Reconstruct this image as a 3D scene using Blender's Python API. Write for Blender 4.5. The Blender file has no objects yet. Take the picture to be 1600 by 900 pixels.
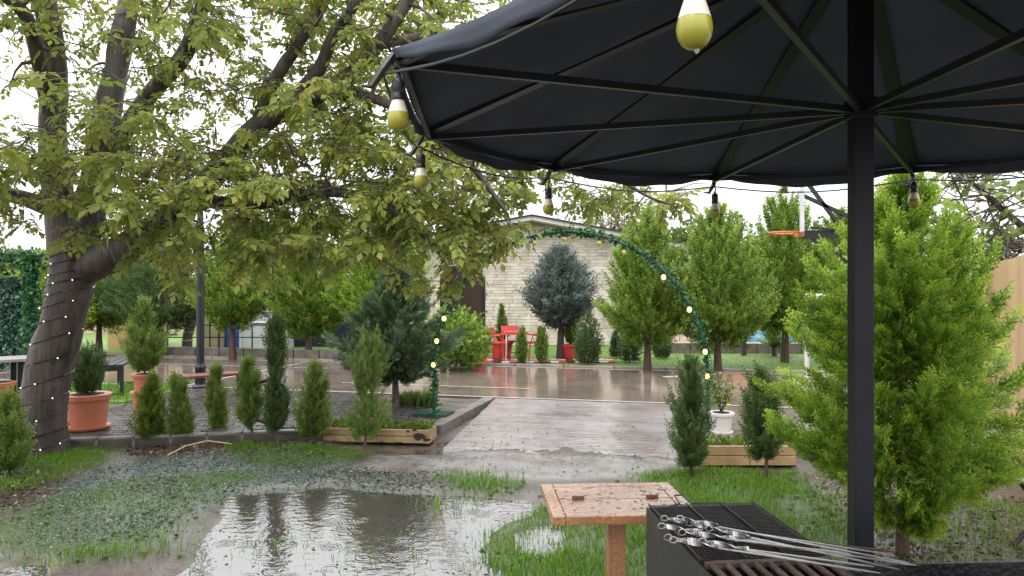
import bpy, math, random
import numpy as np
from mathutils import Vector, Matrix
from mathutils import noise as mnoise

R = math.radians
random.seed(7)
rng = np.random.default_rng(11)
sc = bpy.context.scene
COL = sc.collection

# ------------------------------------------------------------------ camera, sky, sun, exposure
F = 1155.0            # focal length in photograph pixels (1600 wide)
CAMZ = 1.7
cam_d = bpy.data.cameras.new('camera'); cam = bpy.data.objects.new('camera', cam_d); COL.objects.link(cam)
cam.location = (0, 0, CAMZ); cam.rotation_euler = (R(90), 0, 0)
cam_d.sensor_width = 36; cam_d.lens = 36 * F / 1600; cam_d.clip_start = 0.05; cam_d.clip_end = 2000
sc.camera = cam

SUN_EL, SUN_AZ = 58, 215
world = bpy.data.worlds.new('World'); sc.world = world; world.use_nodes = True
nt = world.node_tree; nt.nodes.clear()
out = nt.nodes.new('ShaderNodeOutputWorld'); bg = nt.nodes.new('ShaderNodeBackground')
sky = nt.nodes.new('ShaderNodeTexSky'); sky.sky_type = 'NISHITA'; sky.sun_disc = False
sky.sun_elevation = R(SUN_EL); sky.sun_rotation = R(SUN_AZ); sky.air_density = 1.0; sky.dust_density = 3.0
tc = nt.nodes.new('ShaderNodeTexCoord'); sep = nt.nodes.new('ShaderNodeSeparateXYZ')
nt.links.new(tc.outputs['Generated'], sep.inputs[0])
# overcast cloud deck: luminance rises from horizon to zenith (standard overcast sky)
mr = nt.nodes.new('ShaderNodeMapRange'); mr.inputs[1].default_value = 0; mr.inputs[2].default_value = 1
mr.inputs[3].default_value = 10.5; mr.inputs[4].default_value = 25.0
nt.links.new(sep.outputs[2], mr.inputs[0])
cn = nt.nodes.new('ShaderNodeTexNoise'); cn.inputs['Scale'].default_value = 2.2; cn.inputs['Detail'].default_value = 4
nt.links.new(tc.outputs['Generated'], cn.inputs['Vector'])
cm = nt.nodes.new('ShaderNodeMapRange'); cm.inputs[1].default_value = .3; cm.inputs[2].default_value = .7
cm.inputs[3].default_value = .93; cm.inputs[4].default_value = 1.06
nt.links.new(cn.outputs[0], cm.inputs[0])
mu = nt.nodes.new('ShaderNodeMath'); mu.operation = 'MULTIPLY'
nt.links.new(mr.outputs[0], mu.inputs[0]); nt.links.new(cm.outputs[0], mu.inputs[1])
sv = nt.nodes.new('ShaderNodeVectorMath'); sv.operation = 'SCALE'; sv.inputs[0].default_value = (.975, .98, 1.0)
nt.links.new(mu.outputs[0], sv.inputs['Scale'])
mx = nt.nodes.new('ShaderNodeMix'); mx.data_type = 'RGBA'; mx.inputs[0].default_value = .9
nt.links.new(sky.outputs[0], mx.inputs[6]); nt.links.new(sv.outputs[0], mx.inputs[7])
nt.links.new(mx.outputs[2], bg.inputs[0]); bg.inputs[1].default_value = 0.1
nt.links.new(bg.outputs[0], out.inputs[0])

sun_d = bpy.data.lights.new('sun', 'SUN'); sun = bpy.data.objects.new('sun', sun_d); COL.objects.link(sun)
sun_d.energy = 0.9; sun_d.angle = R(25); sun_d.color = (1, .97, .92)
sun.rotation_euler = (R(90 - SUN_EL), 0, R(180 - SUN_AZ) + R(180) - R(180))
_az = R(SUN_AZ); _d = Vector((math.sin(_az) * math.cos(R(SUN_EL)), math.cos(_az) * math.cos(R(SUN_EL)), math.sin(R(SUN_EL))))
sun.rotation_euler = _d.to_track_quat('Z', 'Y').to_euler()
sc.view_settings.view_transform = 'Standard'; sc.view_settings.look = 'None'
sc.view_settings.exposure = 0.6; sc.view_settings.gamma = 1.0; sc.view_settings.use_curve_mapping = False
sc.render.engine = 'CYCLES'
sc.cycles.max_bounces = 6; sc.cycles.diffuse_bounces = 3; sc.cycles.transparent_max_bounces = 8; sc.cycles.use_denoising = True
sc.cycles.sample_clamp_indirect = 6

# ------------------------------------------------------------------ measuring helpers
def Wp(px, py, d): return Vector(((px - 800) / F * d, d, CAMZ - (py - 450) / F * d))
def Gp(px, py, z=0.0):
    d = (CAMZ - z) * F / (py - 450); return Vector(((px - 800) / F * d, d, z))
def dist_of(py, z=0.0): return (CAMZ - z) * F / (py - 450)

# ------------------------------------------------------------------ materials
def srgb(r, g, b):
    f = lambda c: (c / 255 / 12.92) if c / 255 <= .04045 else ((c / 255 + .055) / 1.055) ** 2.4
    return (f(r), f(g), f(b))
MATS = {}
def mat(name, col, rough=.5, var=.25, scale=8, bump=0.0, bscale=None, metal=0, col2=None, spec=.5, coat=0, detail=5, emit=None, estr=0, transl=0, streak=False, coord='Object', rvar=0.0):
    if name in MATS: return MATS[name]
    m = bpy.data.materials.new(name); m.use_nodes = True; t = m.node_tree; n = t.nodes; l = t.links
    p = n['Principled BSDF']; p.inputs['Roughness'].default_value = rough; p.inputs['Metallic'].default_value = metal
    p.inputs['Specular IOR Level'].default_value = spec
    if coat: p.inputs['Coat Weight'].default_value = coat; p.inputs['Coat Roughness'].default_value = .08
    co = n.new('ShaderNodeTexCoord'); mp = n.new('ShaderNodeMapping'); l.new(co.outputs[coord], mp.inputs[0])
    if streak: mp.inputs['Scale'].default_value = (1, 1, .08)
    nz = n.new('ShaderNodeTexNoise'); nz.inputs['Scale'].default_value = scale; nz.inputs['Detail'].default_value = detail
    l.new(mp.outputs[0], nz.inputs['Vector'])
    rp = n.new('ShaderNodeValToRGB'); l.new(nz.outputs[0], rp.inputs[0])
    c2 = col2 or tuple(min(1, c * (1 + var)) for c in col); c1 = col if col2 else tuple(c * (1 - var) for c in col)
    rp.color_ramp.elements[0].color = (*c1, 1); rp.color_ramp.elements[1].color = (*c2, 1)
    rp.color_ramp.elements[0].position = .3; rp.color_ramp.elements[1].position = .7
    l.new(rp.outputs[0], p.inputs['Base Color'])
    if rvar:
        r2 = n.new('ShaderNodeMapRange'); l.new(nz.outputs[0], r2.inputs[0]); r2.inputs[1].default_value = .3; r2.inputs[2].default_value = .7
        r2.inputs[3].default_value = max(.02, rough - rvar); r2.inputs[4].default_value = rough + rvar; l.new(r2.outputs[0], p.inputs['Roughness'])
    if bump:
        b = n.new('ShaderNodeBump'); b.inputs['Strength'].default_value = bump; b.inputs['Distance'].default_value = .02
        nb = n.new('ShaderNodeTexNoise'); nb.inputs['Scale'].default_value = bscale or scale * 4; nb.inputs['Detail'].default_value = 6
        l.new(mp.outputs[0], nb.inputs['Vector']); l.new(nb.outputs[0], b.inputs['Height']); l.new(b.outputs[0], p.inputs['Normal'])
    if emit: p.inputs['Emission Color'].default_value = (*emit, 1); p.inputs['Emission Strength'].default_value = estr
    if transl:
        o = n['Material Output']; tr = n.new('ShaderNodeBsdfTranslucent'); l.new(rp.outputs[0], tr.inputs[0])
        ms = n.new('ShaderNodeMixShader'); ms.inputs[0].default_value = transl
        l.new(p.outputs[0], ms.inputs[1]); l.new(tr.outputs[0], ms.inputs[2]); l.new(ms.outputs[0], o.inputs[0])
    MATS[name] = m; return m

def leaf_mat(name, stops, transl=.35, rough=.4, tipw=.6):
    """foliage: colour runs along a ramp by growth age ('tip') and a random value per leaf ('rnd')"""
    m = bpy.data.materials.new(name); m.use_nodes = True; t = m.node_tree; n = t.nodes; l = t.links
    p = n['Principled BSDF']; p.inputs['Roughness'].default_value = rough; p.inputs['Specular IOR Level'].default_value = .22
    a = n.new('ShaderNodeAttribute'); a.attribute_name = 'tip'; b = n.new('ShaderNodeAttribute'); b.attribute_name = 'rnd'
    m1 = n.new('ShaderNodeMath'); m1.operation = 'MULTIPLY'; m1.inputs[1].default_value = tipw; l.new(a.outputs['Fac'], m1.inputs[0])
    m2 = n.new('ShaderNodeMath'); m2.operation = 'MULTIPLY_ADD'; m2.inputs[1].default_value = 1 - tipw
    l.new(b.outputs['Fac'], m2.inputs[0]); l.new(m1.outputs[0], m2.inputs[2])
    rp = n.new('ShaderNodeValToRGB'); l.new(m2.outputs[0], rp.inputs[0])
    els = rp.color_ramp.elements
    els[0].position, els[1].position = stops[0][0], stops[-1][0]
    els[0].color, els[1].color = (*stops[0][1], 1), (*stops[-1][1], 1)
    for s in stops[1:-1]:
        e = els.new(s[0]); e.color = (*s[1], 1)
    l.new(rp.outputs[0], p.inputs['Base Color'])
    tr = n.new('ShaderNodeBsdfTranslucent'); l.new(rp.outputs[0], tr.inputs[0])
    ms = n.new('ShaderNodeMixShader'); ms.inputs[0].default_value = transl
    l.new(p.outputs[0], ms.inputs[1]); l.new(tr.outputs[0], ms.inputs[2]); l.new(ms.outputs[0], n['Material Output'].inputs[0])
    MATS[name] = m; return m

# ------------------------------------------------------------------ mesh helpers
class MB:
    def __init__(s): s.v = []; s.f = []
    def add(s, v, f):
        o = len(s.v); s.v += [tuple(x) for x in v]; s.f += [tuple(i + o for i in q) for q in f]; return s
    def box(s, c, d, rz=0, rot=None):
        x, y, z = d[0] / 2, d[1] / 2, d[2] / 2
        v = [Vector((i, j, k)) for k in (-z, z) for j in (-y, y) for i in (-x, x)]
        M = rot if rot is not None else Matrix.Rotation(rz, 3, 'Z')
        v = [M @ q + Vector(c) for q in v]
        return s.add(v, [(0, 2, 3, 1), (4, 5, 7, 6), (0, 1, 5, 4), (2, 6, 7, 3), (0, 4, 6, 2), (1, 3, 7, 5)])
    def bar(s, p0, p1, w, h):
        p0, p1 = Vector(p0), Vector(p1); d = p1 - p0
        q = d.to_track_quat('X', 'Z').to_matrix()
        return s.box((p0 + p1) / 2, (d.length, w, h), rot=q)
    def tube(s, pts, rad, n=8, cap=True):
        pts = [Vector(p) for p in pts]
        if not hasattr(rad, '__len__'): rad = [rad] * len(pts)
        t0 = (pts[1] - pts[0]).normalized(); u = t0.orthogonal().normalized(); V = []
        for i, p in enumerate(pts):
            t = (pts[min(i + 1, len(pts) - 1)] - pts[max(i - 1, 0)])
            t = t.normalized() if t.length > 1e-9 else t0
            u = (u - t * u.dot(t)); u = u.normalized() if u.length > 1e-6 else t.orthogonal().normalized()
            w = t.cross(u)
            for k in range(n):
                a = 2 * math.pi * k / n; V.append(p + (u * math.cos(a) + w * math.sin(a)) * rad[i])
        Fc = [(i * n + k, i * n + (k + 1) % n, (i + 1) * n + (k + 1) % n, (i + 1) * n + k) for i in range(len(pts) - 1) for k in range(n)]
        if cap: Fc += [tuple(reversed(range(n))), tuple((len(pts) - 1) * n + k for k in range(n))]
        return s.add(V, Fc)
    def lathe(s, prof, c=(0, 0, 0), n=20, axis=None):
        V = []; c = Vector(c)
        for r, z in prof:
            for k in range(n):
                a = 2 * math.pi * k / n; V.append(c + Vector((r * math.cos(a), r * math.sin(a), z)))
        m = len(prof)
        Fc = [(i * n + k, i * n + (k + 1) % n, (i + 1) * n + (k + 1) % n, (i + 1) * n + k) for i in range(m - 1) for k in range(n)]
        Fc += [tuple(reversed(range(n))), tuple((m - 1) * n + k for k in range(n))]
        return s.add(V, Fc)
    def prism(s, poly, z0, z1):
        n = len(poly); V = [(p[0], p[1], z0) for p in poly] + [(p[0], p[1], z1) for p in poly]
        A = sum(poly[i][0] * poly[(i + 1) % n][1] - poly[(i + 1) % n][0] * poly[i][1] for i in range(n))
        idx = list(range(n)) if A > 0 else list(reversed(range(n)))
        Fc = [tuple(reversed(idx)), tuple(i + n for i in idx)]
        for a in range(n):
            i, j = idx[a], idx[(a + 1) % n]; Fc.append((i, j, j + n, i + n))
        return s.add(V, Fc)
    def mesh(s, name):
        me = bpy.data.meshes.new(name); me.from_pydata(s.v, [], s.f); me.update(); return me

def link(name, me, m=None, parent=None, smooth=False, bevel=0, solid=0):
    o = bpy.data.objects.new(name, me); COL.objects.link(o)
    if m is not None and not me.materials: me.materials.append(m)
    if smooth:
        me.shade_smooth()
        try: me.set_sharp_from_angle(angle=R(42))
        except Exception: pass
    if solid:
        md = o.modifiers.new('thickness', 'SOLIDIFY'); md.thickness = solid; md.offset = 0
    if bevel:
        md = o.modifiers.new('bevel', 'BEVEL'); md.width = bevel; md.segments = 2; md.limit_method = 'ANGLE'; md.angle_limit = R(50)
    if parent is not None:
        o.parent = parent
        if parent.get('world_parts'):
            o.matrix_parent_inverse = Matrix.Translation(-Vector(parent.location))
        if parent.parent is not None or parent.type == 'MESH':
            pass
    return o
def build(name, mb, m, parent=None, **k): return link(name, mb.mesh(name), m, parent, **k)
def tag(o, label, cat, group=None):
    o['label'] = label; o['category'] = cat
    if group: o['group'] = group
    return o
def struct(o): o['kind'] = 'structure'; return o
def stuff(o): o['kind'] = 'stuff'; return o
ROOTLOC = {}
def thing(name, label, cat, loc=(0, 0, 0), group=None, rz=0):
    o = bpy.data.objects.new(name, None); COL.objects.link(o); o.location = loc; o.rotation_euler = (0, 0, rz)
    o.empty_display_size = .1
    return tag(o, label, cat, group)
def wpart(name, mb, m, root, **k):
    """a part whose mesh is given in world coordinates"""
    me = mb.mesh(name) if isinstance(mb, MB) else mb
    o = link(name, me, m, root, **k)
    r = root
    while r.parent is not None: r = r.parent
    if root is r: o.matrix_parent_inverse = (Matrix.Translation(r.location) @ r.rotation_euler.to_matrix().to_4x4()).inverted()
    return o
def copy_tree(o, parent=None):
    c = o.copy(); COL.objects.link(c)
    if parent is not None:
        c.parent = parent
    for ch in list(o.children): copy_tree(ch, c)
    return c

def mesh_np(name, V, T, m=None, attrs=None):
    """mesh from numpy vertices (N,3) and triangles (M,3)"""
    me = bpy.data.meshes.new(name); V = np.ascontiguousarray(V, np.float32); T = np.ascontiguousarray(T, np.int32)
    k = T.shape[1]
    me.vertices.add(len(V)); me.vertices.foreach_set('co', V.ravel())
    me.loops.add(T.size); me.loops.foreach_set('vertex_index', T.ravel())
    me.polygons.add(len(T)); me.polygons.foreach_set('loop_start', np.arange(0, T.size, k, dtype=np.int32))
    me.polygons.foreach_set('loop_total', np.full(len(T), k, np.int32))
    for a, d in (attrs or {}).items():
        at = me.attributes.new(a, 'FLOAT', 'POINT'); at.data.foreach_set('value', np.ascontiguousarray(d, np.float32))
    me.update(calc_edges=True); me.validate()
    if m is not None: me.materials.append(m)
    return me

def frames(dirs, roll):
    """orthonormal frames (N,3,3), columns x=dir, y, z; roll turns about dir"""
    x = dirs / np.linalg.norm(dirs, axis=1, keepdims=True)
    up = np.tile(np.array([[0, 0, 1.0]]), (len(x), 1)); bad = np.abs(x[:, 2]) > .98; up[bad] = (1, 0, 0)
    y = np.cross(up, x); y /= np.linalg.norm(y, axis=1, keepdims=True); z = np.cross(x, y)
    c, s = np.cos(roll)[:, None], np.sin(roll)[:, None]
    return np.stack([x, y * c + z * s, -y * s + z * c], axis=2)
def scatter(tpl, pos, dirs, roll, scale, tiny=None):
    V, T, tip = tpl; N = len(pos); M = frames(dirs, roll)
    out = np.einsum('nij,kj->nki', M, V) * np.asarray(scale).reshape(N, 1, 1) + pos[:, None, :]
    idx = T[None] + (np.arange(N) * len(V))[:, None, None]
    return out.reshape(-1, 3), idx.reshape(-1, T.shape[1]), np.tile(tip, N), np.repeat(rng.random(N), len(V))
def merge(lst):
    Vs, Ts, a, b = [], [], [], []; o = 0
    for V, T, t, r in lst:
        Vs.append(V); Ts.append(T + o); a.append(t); b.append(r); o += len(V)
    return np.concatenate(Vs), np.concatenate(Ts), np.concatenate(a), np.concatenate(b)

# -------------- foliage templates
def diamond(p0, d, w, nrm, z=0.0):
    p0 = np.array(p0, float); d = np.array(d, float); L = np.linalg.norm(d); s = np.cross(nrm, d / L)
    m = p0 + d * .45
    return [p0, m + s * w + nrm * z, p0 + d, m - s * w + nrm * z], [(0, 1, 2), (0, 2, 3)]
def frond(detail=1, n=6, width=.5, r=None, ks=3, wf=1.0):
    r = r or random.Random(3); V, T, tip = [], [], []
    def put(p0, d, w, t0, t1):
        nr = np.array([r.uniform(-.5, .5), r.uniform(-.5, .5), 1.0]); nr /= np.linalg.norm(nr)
        v, t = diamond(p0, d, w, nr, r.uniform(-.01, .01)); o = len(V); V.extend(v); T.extend([(a + o, b + o, c + o) for a, b, c in t])
        tip.extend([t0, (t0 + t1) / 2, t1, (t0 + t1) / 2])
    put((0, 0, 0), (1, 0, r.uniform(-.05, .08)), .035 if detail > 1 else .05, 0, 1)
    for i in range(n):
        t = .08 + .84 * i / (n - 1)
        for s in (-1, 1):
            a = R(r.uniform(28, 48)) * s; L = width * (1 - t * .72) * r.uniform(.8, 1.15)
            d = np.array([math.cos(a), math.sin(a), r.uniform(-.25, .35)]) * L
            p0 = np.array([t + r.uniform(-.04, .04), 0, 0])
            if detail == 1: put(p0, d, .055, t * .8, min(1, t + .35))
            else:
                put(p0, d, .03 * wf, t * .8, min(1, t + .35))
                for k in range(ks):
                    q = p0 + d * (.3 + .75 / ks * k)
                    for s2 in (-1, 1):
                        a2 = a + R(38) * s2; L2 = L * .38 * (1 - .22 * k)
                        put(q, np.array([math.cos(a2), math.sin(a2), r.uniform(-.3, .35)]) * L2, .028 * wf, t * .8 + .1, min(1, t + .42))
    return np.array(V), np.array(T), np.array(tip)
FROND1 = frond(1, 5, .55); FROND2 = frond(2, 6, .55); FROND0 = frond(1, 3, .62, wf=1.2)
FRONDT = frond(2, 4, .55, ks=1, wf=1.25); FRONDB = frond(2, 5, .55, ks=2, wf=1.1)
def needle_tpl():
    r = random.Random(5); V, T, tip = [], [], []
    for i in range(11):
        t = i / 11; a = r.uniform(0, 6.28); e = R(r.uniform(30, 60))
        d = np.array([math.cos(e), math.sin(e) * math.cos(a), math.sin(e) * math.sin(a)]) * r.uniform(.3, .45)
        nr = np.cross(d, [r.random(), r.random(), r.random()]); nr /= np.linalg.norm(nr)
        v, tt = diamond((t * .85, 0, 0), d, .03, nr); o = len(V); V.extend(v); T.extend([(x + o, y + o, z + o) for x, y, z in tt]); tip.extend([t, t, t + .1, t])
    return np.array(V), np.array(T), np.clip(np.array(tip), 0, 1)
NEEDLE = needle_tpl()
def leaflet(V, T, tip, p0, d, w, nr):
    p0 = np.array(p0, float); d = np.array(d, float); L = np.linalg.norm(d); nr = np.array(nr, float); s = np.cross(nr, d / L); s /= np.linalg.norm(s)
    o = len(V); dn = -nr
    V.extend([p0, p0 + d * .5 + s * w * 1.32 + nr * .1 * w, p0 + d * .5 - s * w * 1.32 + nr * .1 * w, p0 + d + dn * .2 * L, p0 + d * .55 + dn * .3 * w])
    T.extend([(a + o, b + o, c + o) for a, b, c in [(0, 4, 1), (0, 2, 4), (1, 4, 3), (2, 3, 4)]])
    tip.extend([.2, .5, .5, .9, .5])
def walnut_leaf(seed, pairs=3):
    r = random.Random(seed); V, T, tip = [], [], []
    rv = []
    def P(t): return np.array([t, 0, .12 * t - .32 * t * t])
    for i in range(pairs):
        t = .35 + .5 * i / max(1, pairs - 1)
        for s in (-1, 1):
            a = R(r.uniform(45, 70)) * s; L = (.36 + .1 * i / pairs) * r.uniform(.85, 1.1)
            leaflet(V, T, tip, P(t), np.array([math.cos(a), math.sin(a), r.uniform(-.35, .05)]) * L, L * .24, (0, 0, 1))
    leaflet(V, T, tip, P(1.0), np.array([.9, r.uniform(-.2, .2), -.45]) * .5, .125, (.4, 0, .9))
    for i in range(4):           # rachis
        a, b = P(i / 4), P((i + 1) / 4); o = len(V); w = np.array([0, .012, 0])
        V.extend([a - w, a + w, b + w, b - w]); T.extend([(o, o + 1, o + 2), (o, o + 2, o + 3)]); tip.extend([.5] * 4)
    return np.array(V), np.array(T), np.array(tip)
WLEAF = [walnut_leaf(1, 3), walnut_leaf(2, 2), walnut_leaf(3, 3), walnut_leaf(4, 4)]
def simple_leaf():
    V, T, tip = [], [], []; leaflet(V, T, tip, (0, 0, 0), (1, 0, 0), .26, (0, 0, 1)); return np.array(V), np.array(T), np.array(tip)
SLEAF = simple_leaf()

def conifer_arrays(H, prof, tpl, n_br, per, size, el0=25, el1=65, z0=.1, curve=.5, seed=0, inner=.35, jit=.5, gap=.12, plume=0):
    """crown of sprays along many branches; prof(u) gives the radius at height fraction u"""
    g = np.random.default_rng(seed)
    u = g.random(n_br); keep = np.array([prof(a) for a in u]); mxp = max(prof(a) for a in np.linspace(0, 1, 30))
    u = np.concatenate([u[g.random(n_br) < .25 + .75 * keep / mxp], np.linspace(.9, 1, 6)])
    n = len(u); az = np.arange(n) * 2.39996 + g.normal(0, .4, n)
    L = np.array([prof(a) for a in u]) * g.uniform(1 - gap * 2, 1 + gap, n)
    el = np.radians(el0 + (el1 - el0) * u + g.normal(0, 7, n))
    tipz = z0 + u * (H - z0)
    hor = np.stack([np.cos(az), np.sin(az), np.zeros(n)], 1)
    S = (inner + (1 - inner) * (np.arange(per) + g.random((n, per))) / per)           # along the branch
    rise = L * np.tan(np.clip(el, -.4, 1.25)); rise = np.minimum(rise, .35 * H)
    Z = tipz[:, None] - rise[:, None] * (1 - (1 - curve) * S - curve * S ** 2)
    pos = hor[:, None, :] * (L[:, None] * S)[..., None]; pos[..., 2] = Z
    if plume:
        rho = plume * (1.05 - S) * np.clip(L, .1, None)[:, None]; th_ = g.uniform(0, 6.28, S.shape); tq = np.stack([-np.sin(az), np.cos(az), np.zeros(n)], 1)
        lat = tq[:, None, :] * np.cos(th_)[..., None] + np.array([0, 0, 1.0]) * np.sin(th_)[..., None]; lat[..., 2] *= .8
        pos = pos + lat * (rho * np.sqrt(g.random(S.shape)))[..., None]
    else: pos += g.normal(0, .03 * max(L.max(), .1), pos.shape)
    tz = np.tan(np.clip(el, -.4, 1.35))[:, None] * ((1 - curve) + 2 * curve * S)
    d = np.repeat(hor[:, None, :], per, 1).copy(); d[..., 2] = tz
    d /= np.linalg.norm(d, axis=2, keepdims=True); d += g.normal(0, jit, d.shape) * np.array([1, 1, .6])
    if plume: d += lat * .65 * (1.1 - S)[..., None]
    pos = pos.reshape(-1, 3); d = d.reshape(-1, 3); N = len(pos)
    sz = size * g.uniform(.7, 1.25, N)
    ok = pos[:, 2] > z0 * .6
    return scatter(tpl, pos[ok], d[ok], g.uniform(-math.pi, math.pi, ok.sum()), sz[ok])
def crown_mesh(name, arr, m): V, T, t, r = arr; return mesh_np(name, V, T, m, {'tip': t, 'rnd': r})

def cone(Rb, low=.12, p=.85):
    return lambda u: Rb * (max(0.0, (u / low)) ** .6 if u < low else max(.03, (1 - ((u - low) / (1 - low))) ** p))
def column(Rb, a=.35):
    return lambda u: Rb * max(.14, min(.5 + 1.6 * u, 1) * math.sqrt(max(0, 1 - (max(0, u - .35) / .67) ** 2)))
def egg(Rb): return lambda u: Rb * max(.05, math.sqrt(max(0, 1 - (2 * u - .85) ** 2 / 1.35)))

M_bark = mat('bark', (.072, .055, .05), .5, .55, 14, 1.0, 34, streak=True)
M_bark2 = mat('bark_red', (.09, .05, .035), .6, .5, 20, .8, 50, streak=True)
M_con = leaf_mat('conifer_fresh', [(0, (.022, .056, .014)), (.3, (.07, .15, .028)), (.6, (.205, .325, .05)), (1, (.5, .58, .1))], .22, .45, .7)
M_big = leaf_mat('conifer_golden', [(0, (.03, .08, .013)), (.3, (.085, .195, .025)), (.58, (.255, .41, .048)), (1, (.55, .63, .09))], .26, .45, .7)
M_thuja = leaf_mat('thuja_green', [(0, (.04, .08, .02)), (.45, (.13, .21, .045)), (1, (.36, .44, .11))], .25, .45, .6)
M_thujay = leaf_mat('thuja_yellow', [(0, (.04, .085, .016)), (.5, (.12, .2, .03)), (1, (.27, .32, .05))], .3, .45, .6)
M_thujad = leaf_mat('thuja_dark', [(0, (.022, .045, .016)), (.45, (.068, .125, .04)), (1, (.2, .27, .09))], .2, .45, .6)
M_pine = leaf_mat('pine_blue_green', [(0, (.032, .058, .03)), (.5, (.09, .145, .07)), (1, (.22, .29, .15))], .2, .5, .6)
M_blue = leaf_mat('spruce_silver', [(0, (.045, .065, .058)), (.5, (.12, .155, .14)), (1, (.25, .29, .265))], .15, .5, .6)
M_walnut = leaf_mat('walnut_leaf', [(0, (.15, .2, .05)), (.4, (.25, .31, .075)), (.75, (.38, .42, .105)), (.92, (.45, .4, .09)), (1, (.46, .29, .07))], .58, .35, .2)
M_hedge = leaf_mat('broadleaf', [(0, (.05, .09, .022)), (.5, (.1, .17, .04)), (1, (.21, .27, .07))], .35, .4, .3)
M_sparse = leaf_mat('spring_twigs', [(0, (.13, .14, .05)), (.5, (.24, .24, .08)), (1, (.36, .34, .14))], .3, .5, .3)
M_ivy = leaf_mat('plastic_ivy', [(0, (.012, .05, .018)), (.6, (.03, .11, .036)), (1, (.14, .26, .1))], .12, .35, .3)
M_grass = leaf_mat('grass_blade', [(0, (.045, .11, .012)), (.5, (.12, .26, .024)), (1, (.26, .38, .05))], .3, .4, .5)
M_wood_y = mat('painted_yellow_board', (.48, .34, .16), .5, .25, 5, .4, 40, col2=(.3, .19, .1))

# ================================================================== THE SETTING
# ------------------------------------------------------------------ ground sheet with puddle hollows
def wnoise(x, y, s, seed):
    g = np.random.default_rng(seed); v = 0
    for k in range(5):
        a = g.uniform(0, 6.28); f = s * g.uniform(.6, 1.7); ph = g.uniform(0, 6.28, 2)
        v = v + np.sin((x * math.cos(a) + y * math.sin(a)) * f + ph[0] + 1.3 * np.sin((x * math.sin(a) - y * math.cos(a)) * f * .7 + ph[1]))
    return v / 5
def inpoly(x, y, poly):
    c = np.zeros(x.shape, bool); n = len(poly)
    for i in range(n):
        x0, y0 = poly[i]; x1, y1 = poly[(i + 1) % n]
        c ^= ((y0 > y) != (y1 > y)) & (x < (x1 - x0) * (y - y0) / (y1 - y0 + 1e-12) + x0)
    return c
def PG(pts, z=0): return [tuple(Gp(a, b, z)[:2]) for a, b in pts]
step = .045
xf = np.arange(-7.2, 7.2, step); yf = np.arange(2.6, 9.6, step)
xs = np.concatenate([[-600, -250, -100, -50, -25, -14, -9.5], xf, [9.5, 14, 25, 50, 100, 250, 600]])
ys = np.concatenate([[-120, -40, -15, -5, 0, 1.5, 2.2], yf, [10.2, 12, 16, 25, 45, 90, 200, 500, 1200]])
GX, GY = np.meshgrid(xs, ys)
wx = GX + .10 * wnoise(GX, GY, 5, 1) + .05 * wnoise(GX, GY, 14, 2); wy = GY + .10 * wnoise(GX, GY, 5, 3) + .05 * wnoise(GX, GY, 14, 4)
def blur(a, n):
    a = a.astype(float)
    for _ in range(n):
        b = a.copy(); b[1:-1, 1:-1] = (a[1:-1, 1:-1] * 2 + a[:-2, 1:-1] + a[2:, 1:-1] + a[1:-1, :-2] + a[1:-1, 2:]) / 6; a = b
    return a
PUD = [[(335, 800), (350, 772), (430, 764), (520, 760), (610, 764), (700, 772), (830, 778), (838, 800), (775, 815), (755, 850), (790, 900), (800, 1000), (180, 1000), (300, 880)],
       [(800, 826), (840, 818), (872, 814), (888, 834), (880, 862), (850, 872), (815, 862), (790, 846)],
       [(500, 694), (600, 688), (690, 690), (716, 702), (690, 712), (600, 708), (545, 712), (505, 708)],
       [(1095, 724), (1240, 722), (1250, 742), (1180, 742), (1110, 740)],
       [(-60, 884), (55, 876), (75, 892), (20, 940), (-60, 960)]]
m_pud = blur(sum(inpoly(wx, wy, PG(p)) for p in PUD) > 0, 5)
m_grv = blur(inpoly(wx, wy, PG([(20, 812), (110, 745), (240, 716), (380, 705), (520, 712), (585, 742), (680, 748), (700, 774), (560, 768), (420, 768), (345, 778), (300, 815), (200, 862), (60, 862)])), 18)
m_cnc = blur(inpoly(wx, wy, PG([(548, 738), (590, 712), (690, 706), (870, 712), (1068, 722), (1020, 738), (1012, 754), (800, 752), (690, 749), (590, 746)])), 3)
GRS = [([(370, 700), (560, 698), (566, 716), (480, 732), (370, 722)], 1.7), ([(690, 744), (800, 748), (805, 772), (690, 768)], .9),
       ([(1005, 748), (1090, 736), (1240, 748), (1290, 775), (1330, 815), (1345, 960), (770, 980), (768, 830), (835, 795), (1010, 775)], 1),
       ([(-100, 800), (60, 835), (200, 862), (260, 874), (100, 880), (-100, 880)], .55), ([(60, 690), (190, 690), (170, 722), (60, 762), (-80, 780), (-80, 700)], .8),
       ([(30, 812), (200, 750), (330, 745), (420, 740), (320, 790), (250, 850), (60, 850)], .9), ([(1290, 780), (1420, 790), (1620, 790), (1620, 900), (1360, 900)], .3), ([(300, 840), (800, 820), (800, 960), (300, 960)], .11), ([(790, 800), (900, 800), (900, 880), (790, 880)], .2), ([(640, 770), (760, 775), (770, 830), (660, 830)], .14)]
d_grs = sum(blur(inpoly(wx, wy, PG(p)), 9) * w for p, w in GRS); m_grs = np.clip(d_grs, 0, 1)
h = .012 * wnoise(GX, GY, 1.3, 8) + .006 * wnoise(GX, GY, 6, 9)
finemask = (np.abs(GX) < 7.1) & (GY > 2.7) & (GY < 9.5)
h = np.where(finemask, h, 0)
edge = np.clip((9.3 - GY) / .8, 0, 1)
h = h * edge + .018 - m_pud * (.062 + .012 * wnoise(GX, GY, 9, 12) + .01 * wnoise(GX, GY, 24, 13)) + m_cnc * .008 * (1 - m_pud)
h += m_grv * .012 * rng.random(GX.shape) + np.where(finemask, (1 - m_cnc) * .006 * rng.random(GX.shape), 0)
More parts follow.
